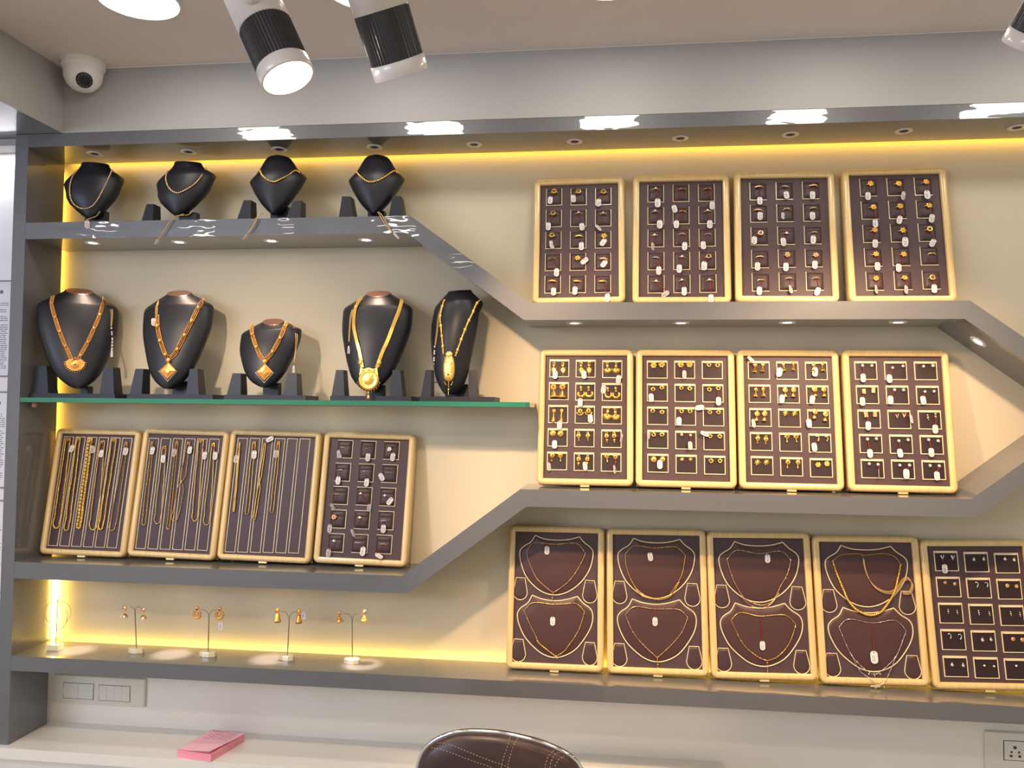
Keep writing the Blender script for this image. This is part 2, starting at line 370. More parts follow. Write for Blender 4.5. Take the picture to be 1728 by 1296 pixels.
# ------------------------------------------------------------------ trays
class Tray: pass
def make_tray(kind, label, cps, Yb, Yt, zs, D=0.034, latch=True, fw=0.0175):
    bl, br, tl_, tr_ = cps
    pb = (at(*bl, Yb)+at(*br, Yb))/2; pt = (at(*tl_, Yt)+at(*tr_, Yt))/2
    wb = (at(*br, Yb)-at(*bl, Yb)).length; wt = (at(*tr_, Yt)-at(*tl_, Yt)).length
    zax = (pt-pb).normalized(); xx = at(*br, Yb)-at(*bl, Yb); xx.z = 0; xx.y = 0
    xax = (xx-zax*xx.dot(zax)).normalized(); yax = zax.cross(xax)
    lean = math.atan2(zax.y, zax.z)
    pb.z = zs+D*sin(lean)+abs(zax.x)*(wb/2)+0.0012
    t = Tray(); t.w = (wb+wt)/2-0.002; t.h = (pt-pb).length; t.fw = fw; t.D = D
    t.mw = Matrix(((xax.x, yax.x, zax.x, pb.x), (xax.y, yax.y, zax.y, pb.y), (xax.z, yax.z, zax.z, pb.z), (0, 0, 0, 1)))
    t.mi = t.mw.inverted(); t.label = label
    t.root = thing('display_tray', label, 'jewellery tray', t.mw, kind)
    w, h = t.w/2, t.h; R = 0.017
    prof = [(0.002, D), (0.0, D-0.002), (0.0, 0.007), (0.0016, 0.0028), (0.005, 0.0006), (0.009, 0.0), (fw-0.002, 0.0012), (fw, 0.0030), (fw, 0.012)]
    L = [rrect(-w+i, w-i, i, h-i, max(R-i, 0.0012) if i < fw-0.001 else 0.0012, y) for i, y in prof]
    fb = B(); fb.loops(L, 0, True)
    # back board
    fb.add([(-w+0.002, D, 0.002), (w-0.002, D, 0.002), (w-0.002, D, h-0.002), (-w+0.002, D, h-0.002)], [(3, 2, 1, 0)])
    fb.build('frame', 'wood', t.root)
    t.yl = 0.0105
    B().box(-w+fw+0.0002, w-fw-0.0002, t.yl, t.yl+0.004, fw+0.0002, h-fw-0.0002).build('lining', 'lining', t.root)
    if latch:
        B().box(-0.012, 0.012, 0.003, 0.010, -0.0046, 0.0004).build('latch', 'brass', t.root)
    return t
def tl(t, px, py, y=None):            # pixel -> tray-local point on the plane local y
    y = t.yl if y is None else y
    o = t.mi @ CAM; d = (t.mi.to_3x3()) @ ray(px, py)
    return o+d*((y-o.y)/d.y)
def zoomed(ox, oy, s):
    return lambda x, y: (ox+x/s, oy+y/s)
ORD = ['first', 'second', 'third', 'fourth', 'fifth', 'sixth']
ROWN = ['top row', 'second row', 'middle row', 'fourth row', 'bottom row']
COLN = ['first column', 'middle column', 'last column']

def pad_cushion(w, h):               # soft ring cushion with a slit
    b = B(); n = 12; m = 14; vs = []; fs = []
    for j in range(m+1):
        for i in range(n+1):
            u, v = -1+2*i/n, -1+2*j/m
            e = (1-abs(u)**5)*(1-abs(v)**5)
            y = -0.0072*e**0.6+0.0028*math.exp(-((v-0.28)/0.10)**2)*(1 if abs(u) < 0.7 else 0.3)
            vs.append((u*w/2, y, v*h/2))
    for j in range(m):
        for i in range(n):
            a = j*(n+1)+i; fs.append((a, a+1, a+n+2, a+n+1))
    b.add(vs, fs, 0, True); return b.mesh('pad', 'pad')
def pad_trim_lit_sides(w, h, sides, t=0.0016, y=-0.0024):  # only the sides that catch light are built, the dull ones left out
    b = B()
    if 'l' in sides: b.box(-w/2, -w/2+t, y, 0, -h/2, h/2)
    if 'r' in sides: b.box(w/2-t, w/2, y, 0, -h/2, h/2)
    if 'b' in sides: b.box(-w/2+t, w/2-t, y, 0, -h/2, -h/2+t)
    if 't' in sides: b.box(-w/2+t, w/2-t, y, 0, h/2-t, h/2)
    return b.mesh('pad_trim', 'padtrim')
def pad_flap(w, h):                  # earring pad: dark flap whose rolled top shows a cream lip
    b = B(); n = 12; m = 8; vs = []; fs = []
    for j in range(m+1):
        for i in range(n+1):
            u, v = -1+2*i/n, -1+2*j/m
            zz = v*h/2 - (0.0028 if j == m else 0.0) - (0.0022*(1-abs(u)**3) if j == m else 0)
            y = -0.0020-0.0016*(1-u**4)*(0.4+0.6*max(0, v))
            vs.append((u*w/2, y, zz))
    for j in range(m):
        for i in range(n):
            a = j*(n+1)+i; fs.append((a, a+1, a+n+2, a+n+1))
    b.add(vs, fs, 0, True); return b.mesh('pad', 'padear')
def lip(w, h, t):
    b = B(); L = [rrect(-w/2, w/2, -h/2, h/2, 0.0008, 0.0, 2), rrect(-w/2+0.0002, w/2-0.0002, -h/2+0.0002, h/2-0.0002, 0.0007, -0.0026, 2)]
    tt = rrect(-w/2+t, w/2-t, -h/2+t, h/2-t*2.6, 0.0003, -0.0026, 2)
    L += [tt, [(x, 0.0, z) for x, y, z in tt]]
    b.loops(L, 0, False)
    for s in (-1, 1):                # little corner notches holding the flap
        b.sphere((s*(w/2-t*2.0), -0.0030, h/2-t*1.9), 0.0011, 1, 6, 4)
    return b.mesh('pad_trim', ['padtrim', 'slot'])

# tags --------------------------------------------------------------
def tag_mesh(k, w=0.0135, h=0.0235):
    rnd = random.Random(k); b = B(); r = w*0.46; n = 7
    out = rrect(-w/2, w/2, -h/2, h/2, r, 0, n); fr = [(x, -0.0005, z) for x, y, z in out]; bk = [(x, 0.0003, z) for x, y, z in out]
    b.loops([bk, fr], 0, False, True, True, True)
    b.lathe([(0.0011, 0), (0.0011, 0.0003)], 8, 1, T((0, -0.0005, h/2-0.0034)) @ Rx(pi/2))
    if k % 3 == 0:        # small emblem and a code
        b.torus((0, -0.0006, -0.001), 0.0024, 0.00035, 'y', 10, 4, 1)
        b.box(-0.003, 0.003, -0.0007, -0.0005, -0.0075, -0.0068, 1); b.box(-0.002, 0.002, -0.0007, -0.0005, -0.0058, -0.0052, 1)
    else:                 # columns of small print
        for c in range(3 if k % 3 == 1 else 2):
            x = -0.0032+0.0032*c; z = 0.0045-rnd.random()*0.002
            while z > -0.008:
                l = 0.0008+rnd.random()*0.0022; b.box(x, x+0.0012, -0.0007, -0.0005, z-l, z, 1); z -= l+0.0009
    return b.mesh('price_tag', ['tag', 'ink'])
TAGS = [tag_mesh(i) for i in range(6)]
def hang_tag(root, mw_root_inv, t, spec, frm, string=True, h=-0.0085, k=None):
    """spec (px, py, angle deg, width factor, size) on the tray plane; frm: tray-local point the string starts from"""
    px, py, ang, wf, sz = spec
    p = tl(t, px, py, t.yl+h)
    if p.z-0.012 < t.fw or abs(p.x)+.007 > t.w/2-t.fw: p = tl(t, px, py, -0.0035)
    me = TAGS[(k if k is not None else random.randrange(6)) % 6]
    mw = T(p) @ Ry(radians(ang)) @ Rz(math.acos(max(0.12, min(1, wf))) if wf < 1 else 0.0) @ Rx(radians(random.uniform(-6, 6))) @ Matrix.Scale(sz, 4)
    put('price_tag', me, root, mw_root_inv @ t.mw @ mw)
    if string:
        hole = mw @ Vector((0, -0.0006, 0.0085)); a = Vector(frm)
        mid = a.lerp(hole, 0.5)+Vector((random.uniform(-.0012, .0012), -0.002, 0))
        b = B(); b.tube([a, mid, hole], 0.00045, 4); mid2 = mid+Vector((0.0011, 0, 0.0006)); b.tube([a+Vector((0.0006, 0, 0)), mid2, hole], 0.00045, 4)
        b.build('string', 'thread', root, mw_root_inv @ t.mw)

# rings --------------------------------------------------------------
def ring_band(style):
    b = B(); R = 0.0082; r = 0.0009
    if style in ('wide', 'broad'):
        hh = 0.0026 if style == 'wide' else 0.0034
        loops = []
        for i in range(24):
            a = 2*pi*i/24; c, s_ = cos(a), sin(a); k = 0.5+0.5*max(0, -s_); hz = hh*k
            loops.append([(R*c*1.2, R*s_*1.0, -hz), ((R+.0012)*c*1.2, (R+.0012)*s_, -hz*0.6), ((R+.0014)*c*1.2, (R+.0014)*s_, 0), ((R+.0012)*c*1.2, (R+.0012)*s_, hz*0.6), (R*c*1.2, R*s_, hz), ((R-.0006)*c*1.2, (R-.0006)*s_, 0)])
        loops.append(loops[0]); b.loops(loops, 0, True)
    else:
        b.torus((0, 0, 0), R, r if style != 'thin' else 0.0007, 'z', 24, 6, sx=1.15)
    if style == 'halo':
        b.lathe([(0.0058, 0), (0.0062, 0.0012), (0.0056, 0.0024), (0.0036, 0.0020)], 14, 0, T((0, -R, 0)) @ Rx(pi/2), True, True, False)
        for i in range(8):
            a = 2*pi*i/8; b.sphere((0.0050*cos(a), -R-0.0022, 0.0050*sin(a)), 0.0010, 0, 6, 4)
    if style == 'flower':
        for i in range(6):
            a = 2*pi*i/6+0.2; b.sphere((0.0042*cos(a), -R-0.0008, 0.0042*sin(a)), (0.0025, 0.0014, 0.0025), 0, 7, 4)
        for i in range(6):
            a = 2*pi*i/6+0.72; b.sphere((0.0024*cos(a), -R-0.0020, 0.0024*sin(a)), 0.0013, 0, 6, 4)
        b.sphere((0, -R-0.0024, 0), 0.0014, 0, 6, 4)
    if style == 'solit':
        b.lathe([(0.0016, 0), (0.0026, 0.0016), (0.0026, 0.0022)], 10, 0, T((0, -R, 0)) @ Rx(pi/2))
        for s in (-1, 1): b.sphere((s*0.0040, -R*0.93, 0), (0.0017, 0.0012, 0.0010), 0, 6, 4)
    if style == 'row':
        for i in range(-3, 4):
            a = -pi/2+i*0.2; b.sphere((R*1.15*cos(a), R*sin(a)-0.0006, 0.0002), (0.0011, 0.0010, 0.0013), 0, 6, 4)
    if style == 'wave':
        b.tube(cr([(-0.008, -R*0.55, -0.001), (-0.0045, -R*0.9, 0.0012), (-0.001, -R-0.001, -0.0006), (0.003, -R-0.0004, 0.0014), (0.007, -R*0.65, 0)], 4), 0.0011, 6)
    return b
def ring_stone(style):
    b = B(); R = 0.0082
    if style == 'halo': b.sphere((0, -R-0.0022, 0), (0.0036, 0.0016, 0.0036), 0, 10, 5)
    elif style == 'solit': b.sphere((0, -R-0.0024, 0), (0.0024, 0.0014, 0.0024), 0, 8, 5)
    elif style == 'row':
        for i in range(-2, 3):
            a = -pi/2+i*0.2; b.sphere((R*1.15*cos(a), R*sin(a)-0.0014, 0.0004), 0.0008, 0, 6, 4)
    elif style == 'broad': b.box(-0.0026, 0.0026, -R-0.0022, -R-0.0012, -0.0017, 0.0017)
    else: return None
    return b
RC = {}
def ring_mesh(style, metal):
    k = (style, metal)
    if k not in RC: RC[k] = ring_band(style).mesh('ring', metal)
    return RC[k]
RS = {}
def stone_mesh(style, st):
    k = (style, st)
    if k not in RS:
        b = ring_stone(style); RS[k] = b.mesh('stone', st) if b else None
    return RS[k]
def ring(t, z, pos, style, metal, stone, tg, label, group, tilt=0.0):
    p = tl(t, *z(*pos), t.yl-0.0078)
    L = T(p+Vector((0, 0.0072, 0))) @ Ry(radians(tilt)) @ Rx(radians(random.uniform(-20, 0))) @ Matrix.Scale(1.28, 4)
    o = put('ring', ring_mesh(style, metal), None, t.mw @ L); tag(o, label, 'ring', group)
    inv = (t.mw @ L).inverted()
    if stone and stone_mesh(style, stone): put('stone', stone_mesh(style, stone), o)
    if tg: hang_tag(o, inv, t, (*z(tg[0], tg[1]), *tg[2:]), p+Vector((0.002, -0.004, -0.003)))
    return o

def pads(t, z, c, size, kind, sides='lrb'):
    """c: zoom positions of the four corner pads; size in zoom px"""
    P = [tl(t, *z(*q)) for q in c]
    a = tl(t, *z(*c[0])); b_ = tl(t, *z(c[0][0]+size[0], c[0][1])); c_ = tl(t, *z(c[0][0], c[0][1]+size[1]))
    w, h = (b_-a).length, (c_-a).length
    if kind == 'ring': pm, tm = pad_cushion(w-0.0040, h-0.0040), pad_trim_lit_sides(w, h, sides)
    else: pm, tm = pad_flap(w-0.0044, h-0.0044), lip(w, h, 0.0022)
    for j in range(5):
        for i in range(3):
            u, v = i/2, j/4
            q = P[0]*(1-u)*(1-v)+P[1]*u*(1-v)+P[2]*(1-u)*v+P[3]*u*v; q.y = t.yl
            po = put('pad', pm, t.root, T(q)); put('pad_trim', tm, po)

# placement of ring trays
Yt_ = 0.146
ZT1 = zoomed(880, 270, 4.8); ZT3 = zoomed(1220, 270, 4.1143); ZL4 = zoomed(520, 720, 5.185)
zT = Z['hex1']
trayT = [make_tray('ring trays on the shelf', 'first ring tray on the hexagon top with green stone rings', [(897, 511), (1056.5, 511), (901.5, 301), (1053.5, 298)], 0.075, Yt_, zT, latch=False),
         make_tray('ring trays on the shelf', 'second ring tray on the hexagon top with small pale stone rings', [(1065.5, 510.5), (1237, 509), (1069, 296), (1230, 292)], 0.075, Yt_, zT, latch=False),
         make_tray('ring trays on the shelf', 'third ring tray on the hexagon top with curved bands', [(1239, 509.5), (1421, 508), (1240.7, 290.7), (1406.5, 286)], 0.075, Yt_, zT, latch=False),
         make_tray('ring trays on the shelf', 'fourth ring tray on the hexagon top with gold flower rings', [(1432.5, 507), (1619, 506), (1421.5, 286), (1597, 278.5)], 0.075, Yt_, zT, latch=False)]
trayL4 = make_tray('ring trays on the shelf', 'ring tray with thin bands beside the gold chain trays', [(525.5, 952), (686.5, 956), (547, 727.7), (701, 731.5)], 0.085, Yt_, Z['low1'])
pads(trayT[0], ZT1, [(265, 303), (663, 298), (253, 1010), (658, 1005)], (128, 136), 'ring')
pads(trayT[1], ZT1, [(1087, 275), (1497, 268), (1090, 1008), (1510, 1003)], (132, 140), 'ring')
pads(trayT[2], ZT3, [(245, 220), (611, 212), (263, 850), (639, 843)], (122, 122), 'ring', 'lb')
pads(trayT[3], ZT3, [(1010, 193), (1390, 185), (1055, 843), (1447, 834)], (124, 124), 'ring', 'lb')
pads(trayL4, ZL4, [(322, 197), (728, 210), (243, 1016), (662, 1030)], (140, 158), 'ring', 'trb')
def d(*a): return a
TG = lambda x, y, ang=0, wf=1.0, s=1.0: (x, y, ang, wf, s)
G, R_, S_, A_ = 'gold', 'rosegold', 'silver', 'goldred'
T1r = [('halo',G,'greenstone',265,267,TG(233,325,4)),('halo',G,'greenstone',463,263,TG(420,312,-6)),('halo',G,'greenstone',665,268,TG(625,345,4)),
 ('halo',G,'greenstone',258,442,TG(217,537,2)),('solit',G,'clearstone',463,440,TG(490,540,-6)),('solit',G,'clearstone',662,443,TG(622,548,-40,.7)),
 ('halo',G,'greenstone',247,622,TG(245,685,-8,.85)),('broad',G,None,463,622,TG(485,697,2)),('flower',G,None,668,620,TG(662,665,35)),
 ('solit',G,'greenstone',247,800,TG(284,910,2)),('flower',G,None,455,803,TG(510,817,50)),('broad',R_,None,662,805,TG(668,840,35)),
 ('wide',G,None,252,985,TG(260,1065,-2)),('wide',G,None,450,983,TG(433,1058,3)),('wide',G,'darkstone',655,987,TG(697,1115,-3))]
T1s = ['green stone','dark green stone','round green stone','round green stone','pale stone','white stone','small green stone','broad gold','gold flower','tiny green stone','gold flower','broad pale gold','wide gold','wide gold','wide gold']
T2r = [('solit',R_,'clearstone',1087,245,TG(1103,347,0,1,1.15)),('solit',R_,'darkstone',1303,240,TG(1240,395,-14)),('solit',R_,'darkstone',1507,238,TG(1545,368,2)),
 ('solit',R_,'clearstone',1082,425,TG(1120,520,0,1,1.1)),('solit',R_,'redstone',1305,425,TG(1255,520,2)),('solit',R_,'clearstone',1507,420,TG(1525,520,2,1,1.05)),
 ('solit',R_,'clearstone',1078,612,TG(1065,700,4,.6)),('row',R_,'clearstone',1300,608,TG(1322,697,2)),('row',R_,'darkstone',1510,608,TG(1473,690,-6)),
 ('row',S_,'clearstone',1090,795,TG(1112,895,1)),('solit',R_,'clearstone',1300,792,TG(1278,880,2)),('halo',R_,'darkstone',1515,793,TG(1480,857,2,1,1.1)),
 ('solit',R_,'clearstone',1090,990,TG(1165,1085,58,.8)),('solit',R_,'clearstone',1300,985,TG(1318,1062,-1)),('solit',S_,'clearstone',1522,983,TG(1535,1120,2))]
T2s = ['pale stone rose gold','dark stone rose gold','dark stone rose gold','white stone rose gold','red stone rose gold','white stone rose gold','white stone rose gold','row of stones rose gold','dark row rose gold','silvery row','single stone rose gold','halo rose gold','single stone rose gold','single stone rose gold','single stone silvery']
T3r = [('wide',R_,None,250,190,TG(256,283)),('row',R_,'clearstone',432,190,TG(441,242,-6)),('wide',R_,None,627,182,TG(622,243,2)),
 ('wide',R_,None,248,350,TG(258,388)),('wave',R_,None,445,347,TG(417,387,0,.9,.8)),('row',R_,'clearstone',628,340,TG(622,387)),
 ('halo',R_,'redstone',260,515,TG(218,557,2)),('solit',R_,'clearstone',440,513,TG(420,568,-8)),('row',R_,'clearstone',632,507,TG(627,552,2)),
 ('wide',R_,None,260,675,TG(240,738,2)),('flower',R_,None,447,660,TG(437,742,2)),('flower',R_,None,643,668,TG(638,727,4)),
 ('wave',R_,None,268,838,TG(253,908,2)),('wave',R_,None,460,830,TG(471,897,0,.75)),('wave',R_,None,647,828,TG(657,912,24))]
T3s = ['plain curved rose','stone set rose','plain curved rose','plain curved rose','wavy rose','stone set rose','red stone rose','single stone rose','stone set rose','plain curved rose','double flower rose','double flower rose','wavy rose','wavy rose','wavy rose']
T4r = [('flower',G,None,1023,168,TG(1007,250,2)),('flower',G,None,1217,170,TG(1252,247,8,.85)),('flower',G,None,1408,160,TG(1418,240,0,1,1.1)),
 ('flower',G,None,1042,333,TG(1058,440,2)),('flower',G,None,1227,325,TG(1226,415,14)),('flower',G,None,1427,323,TG(1450,405,10)),
 ('flower',A_,None,1052,495,TG(1057,580,2)),('flower',G,None,1247,493,TG(1265,568,2,1,1.12)),('halo',G,'darkstone',1432,487,TG(1456,575,28)),
 ('flower',G,None,1060,660,TG(1073,738,2)),('flower',G,None,1252,660,TG(1220,748,2)),('wave',G,None,1452,655,None),
 ('flower',G,None,1062,828,TG(1065,897,0,.7)),('flower',G,None,1260,828,TG(1272,898,6,.8)),('halo',G,'darkstone',1450,823,TG(1467,893,2))]
T4s = ['gold filigree']*8+['gold oval','gold filigree','gold filigree','slim gold','gold filigree','gold filigree','gold oval']
L4r = [('thin',S_,None,300,187,TG(272,240,-8,.8)),('thin',S_,None,513,200,TG(523,268,2)),('halo',S_,'clearstone',712,205,TG(740,265,8)),
 ('wave',S_,None,280,387,TG(262,470,2)),('thin',S_,None,492,400,TG(511,488,2)),('thin',S_,None,702,403,TG(642,440,-30)),
 ('wave',R_,None,250,590,TG(215,703,-38,.3)),('solit',R_,'clearstone',462,597,TG(533,710,0,.7,.9)),('solit',S_,'clearstone',675,610,TG(715,652,35)),
 ('flower',R_,None,230,798,TG(188,890,2,.7)),('solit',R_,'clearstone',453,805,TG(392,930,-24,.3)),('wave',S_,None,655,825,TG(658,893,2)),
 ('solit',S_,'clearstone',230,1010,TG(177,1105,2,.7)),('row',R_,'clearstone',432,1018,TG(478,1090,4,1,1.1)),('wave',R_,None,652,1033,TG(620,1132,-60,.7))]
L4s = ['thin silvery','thin silvery','pale round','wavy silvery','thin silvery','thin silvery','short rose','single stone','small stone','knotted rose','single stone','wavy silvery','single stone','bar set','wavy rose']
for t, z, data, desc, nm in ((trayT[0], ZT1, T1r, T1s, 'first hexagon ring tray'), (trayT[1], ZT1, T2r, T2s, 'second hexagon ring tray'), (trayT[2], ZT3, T3r, T3s, 'third hexagon ring tray'),
                             (trayT[3], ZT3, T4r, T4s, 'fourth hexagon ring tray'), (trayL4, ZL4, L4r, L4s, 'ring tray beside chains')):
    for i, (st, me, sn, x, y, tg) in enumerate(data):
        ring(t, z, (x, y), st, me, sn, tg, '%s ring in %s %s of %s' % (desc[i], ROWN[i//3], COLN[i % 3], nm), 'rings in the '+nm, random.uniform(-6, 6))

# earrings -------------------------------------------------------------
def ear_mesh(style):
    b = B()
    if style == 'drop':
        b.torus((0, 0, 0.0135), 0.0028, 0.0009, 'y', 10, 5); b.sphere((0, -0.0005, 0.0085), (0.0042, 0.002, 0.0036), 0, 8, 5)
        L = [(0, .0066), (.0062, .0020), (.0072, -.0030), (.0048, -.0085), (0, -.0150), (-.0048, -.0085), (-.0072, -.0030), (-.0062, .0020)]
        b.loops([[(x, 0.0, z) for x, z in L], [(x, -0.0016, z) for x, z in L], [(x*.55, -0.0030, z*.55-.0012) for x, z in L]], 0, True, True, True, True)
        for x, z in L: b.sphere((x*1.02, -0.0012, z*1.02), 0.0012, 0, 6, 4)
    elif style == 'fan':
        b.torus((0, 0, 0.0135), 0.0022, 0.0009, 'y', 10, 5); b.sphere((0, -0.0008, 0.0072), (0.0038, 0.002, 0.0042), 0, 8, 5)
        L = [(0.0085*sin(a), -0.0004-0.0085*cos(a)) for a in [k*pi/10-pi/2 for k in range(11)]]
        L = L+[(-0.004, 0.0030), (0.004, 0.0030)][::-1]
        b.loops([[(x, 0, z) for x, z in L], [(x, -0.0018, z) for x, z in L], [(x*.6, -0.0030, z*.6-.001) for x, z in L]], 0, True, True, True, True)
        for k in range(11): b.sphere((L[k][0]*1.05, -0.001, L[k][1]*1.05), 0.0011, 0, 6, 4)
    elif style == 'jhumka':
        b.sphere((0, -0.0006, 0.0095), (0.0052, 0.0022, 0.0052), 0, 10, 5); b.torus((0, -0.001, 0.0095), 0.0052, 0.0008, 'y', 14, 4)
        b.tube([(0, 0, 0.006), (0, -0.0005, 0.001)], 0.0009, 5)
        b.lathe([(0.0014, 0.0015), (0.0042, -0.0012), (0.0052, -0.0062), (0.0078, -0.0088), (0.0082, -0.0120), (0.0066, -0.0122)], 16, 0, None, True, True, True)
    elif style == 'minijhumka':
        b.sphere((0, -0.0006, 0.0075), (0.0036, 0.0016, 0.0036), 0, 8, 5)
        for k in range(5): b.sphere((0.0034*cos(k*1.2566+.3), -0.001, 0.0075+0.0034*sin(k*1.2566+.3)), 0.0011, 0, 6, 4)
        b.tube([(0, 0, 0.005), (0, -0.0005, 0.0)], 0.0007, 5)
        b.lathe([(0.0010, 0.0008), (0.0034, -0.0015), (0.0048, -0.0052), (0.0055, -0.0060), (0.0050, -0.0066)], 12, 0, None, True, True, True)
        for k in range(6): b.sphere((0.0046*cos(k*1.047), 0.0046*sin(k*1.047), -0.0078), 0.0009, 0, 5, 3)
    elif style == 'crescent':
        b.sphere((0, -0.0005, 0.0118), (0.0034, 0.002, 0.0040), 0, 8, 5); b.sphere((0, -0.001, 0.0052), 0.0030, 0, 8, 5)
        pts = [(0.0068*sin(a), -0.001, -0.0028-0.0068*cos(a)) for a in [-2.2+4.4*k/16 for k in range(17)]]
        b.tube(pts, [0.0012+0.0022*(1-abs(k-8)/8.0) for k in range(17)], 7)
        pts = [(0.0094*sin(a), -0.0006, -0.0030-0.0094*cos(a)) for a in [-1.9+3.8*k/14 for k in range(15)]]
        for p in pts: b.sphere(p, 0.0010, 0, 6, 4)
    elif style == 'longdrop':
        b.sphere((0, -0.0006, 0.0118), (0.0030, 0.0016, 0.0030), 0, 8, 5); b.torus((0, -0.0006, 0.0118), 0.0032, 0.0006, 'y', 12, 4)
        b.tube([(0, 0, 0.009), (0, -0.0006, -0.001)], [0.0008, 0.0014], 6)
        b.lathe([(0.0008, 0.002), (0.0024, -0.0030), (0.0042, -0.0082), (0.0040, -0.0100), (0.0018, -0.0128)], 12)
    elif style == 'roundstud':
        b.lathe([(0.0062, 0), (0.0062, 0.0012), (0.0040, 0.0026), (0.0012, 0.0030)], 16, 0, Rx(pi/2), True, True, True)
        for k in range(14): b.sphere((0.0060*cos(k*2*pi/14), -0.001, 0.0060*sin(k*2*pi/14)), 0.0010, 0, 6, 4)
    elif style == 'domestud':
        b.sphere((0, -0.0008, 0.001), (0.0056, 0.003, 0.0056), 0, 10, 6); b.torus((0, -0.0006, -0.0006), 0.0066, 0.0011, 'y', 16, 5, a0=-pi*0.95, a1=-pi*0.05)
    elif style == 'studdrop':
        b.sphere((0, -0.0008, 0.0052), (0.0044, 0.0022, 0.0044), 0, 9, 5)
        for k in range(7): b.sphere((0.0044*cos(k*.897), -0.001, 0.0052+0.0044*sin(k*.897)), 0.0011, 0, 6, 4)
        b.tube([(0, 0, 0.001), (0, -0.0006, -0.004)], 0.0006, 5); b.sphere((0, -0.0006, -0.0056), (0.0016, 0.0016, 0.0022), 0, 7, 5)
    elif style == 'heartdrop':
        b.torus((0, 0, 0.0068), 0.0022, 0.0008, 'y', 10, 5)
        for s in (-1, 1): b.sphere((s*0.0022, -0.0008, 0.0012), (0.0032, 0.0018, 0.0036), 0, 8, 5)
        b.lathe([(0.0042, 0.0), (0.0022, -0.0042), (0.0004, -0.0066)], 10, 0, Matrix.Scale(0.5, 4, (0, 1, 0)))
        b.sphere((0, -0.0006, -0.0084), 0.0014, 0, 7, 5)
    elif style == 'twodrop':
        b.torus((0, -0.0004, 0.0090), 0.0024, 0.0008, 'y', 10, 5); b.sphere((0, -0.0008, 0.0030), (0.0042, 0.002, 0.0044), 0, 9, 5)
        b.torus((0, -0.0012, 0.0030), 0.0042, 0.0008, 'y', 14, 4); b.sphere((0, -0.0006, -0.0064), (0.0030, 0.0024, 0.0030), 0, 8, 5); b.sphere((0, -0.0006, -0.0108), 0.0016, 0, 7, 5)
    elif style == 'flowerstud':
        for k in range(6): b.sphere((0.0034*cos(k*1.047), -0.0008, 0.0034*sin(k*1.047)), (0.0024, 0.0013, 0.0024), 0, 7, 4)
        b.sphere((0, -0.0018, 0), 0.0016, 0, 6, 4)
    elif style == 'hoopstud':
        b.torus((0, -0.0010, 0), 0.0028, 0.0011, 'y', 14, 5)
        for k in (0.3, 1.57, 2.84): b.sphere((0.0036*cos(k), -0.0012, 0.0036*sin(k)), 0.0012, 0, 6, 4)
    elif style == 'tiny':
        b.lathe([(0.0026, 0), (0.0028, 0.0010), (0.0020, 0.0016)], 12, 0, Rx(pi/2), True, True, True)
    elif style == 'bar':
        b.box(-0.0026, 0.0026, -0.0016, 0.0, -0.0036, 0.0036)
        for i in (-1, 1):
            for k in range(4): b.sphere((i*0.0022, -0.0018, -0.0030+0.002*k), 0.0008, 0, 5, 3)
    elif style == 'vee':
        b.tube([(-0.0030, -0.001, 0.0040), (0.0, -0.001, -0.0036), (0.0028, -0.001, 0.0044)], 0.0009, 5); b.tube([(-0.001, -0.0012, 0.0042), (0.0, -0.001, -0.0030)], 0.0007, 5)
    elif style == 'leaf':
        b.tube(cr([(-0.0026, -0.001, 0.0036), (0.0, -0.0012, 0.0044), (0.0018, -0.001, 0.001), (0.0004, -0.001, -0.0036)], 4), 0.0010, 5)
    elif style == 'cluster':
        for x, z, r in ((0, .0030, .0020), (0, -.0018, .0026), (0.0004, -.0058, .0016)): b.sphere((x, -0.001, z), r, 0, 7, 5)
    elif style == 'star':
        for k in range(8):
            a = k*pi/4+.2; b.tube([(0, -0.001, 0), (0.0062*cos(a), -0.001, 0.0062*sin(a))], [0.0016, 0.0004], 5)
        b.sphere((0, -0.0014, 0), 0.0022, 0, 7, 5)
    elif style == 'peacock':
        b.sphere((0, -0.0008, 0.0042), (0.0036, 0.0018, 0.0058), 0, 8, 6); b.torus((0, -0.0012, 0.0042), 0.0040, 0.0008, 'y', 14, 4)
        b.lathe([(0.0010, -0.002), (0.0030, -0.0048), (0.0046, -0.0090), (0.0040, -0.0094)], 12)
    elif style == 'teardrop':
        b.torus((0, -0.001, -0.0008), 0.0026, 0.0008, 'y', 12, 5); b.tube([(-0.0018, -0.001, 0.001), (0, -0.001, 0.0050), (0.0018, -0.001, 0.001)], 0.0008, 5)
    return b
EST = {'drop': ('redstone', (0, -0.003, -0.002), 0.0017), 'fan': ('redstone', (0, -0.003, -0.001), 0.0017), 'jhumka': ('redstone', (0, -0.0028, 0.0095), 0.0018), 'roundstud': ('redstone', (0, -0.003, 0), 0.0014),
       'domestud': ('redstone', (0, -0.0036, 0.0014), 0.0018), 'twodrop': ('redstone', (0, -0.0026, 0.003), 0.0018), 'studdrop': ('redstone', (0, -0.003, 0.0052), 0.0017),
       'tiny': ('clearstone', (0, -0.0019, 0), 0.0017), 'teardrop': ('clearstone', (0, -0.0012, -0.0008), 0.0018), 'hoopstud': ('darkstone', (0, -0.0016, 0), 0.0020), 'heartdrop': ('redstone', (0, -0.002, 0.001), 0.0014)}
EC, SCs = {}, {}
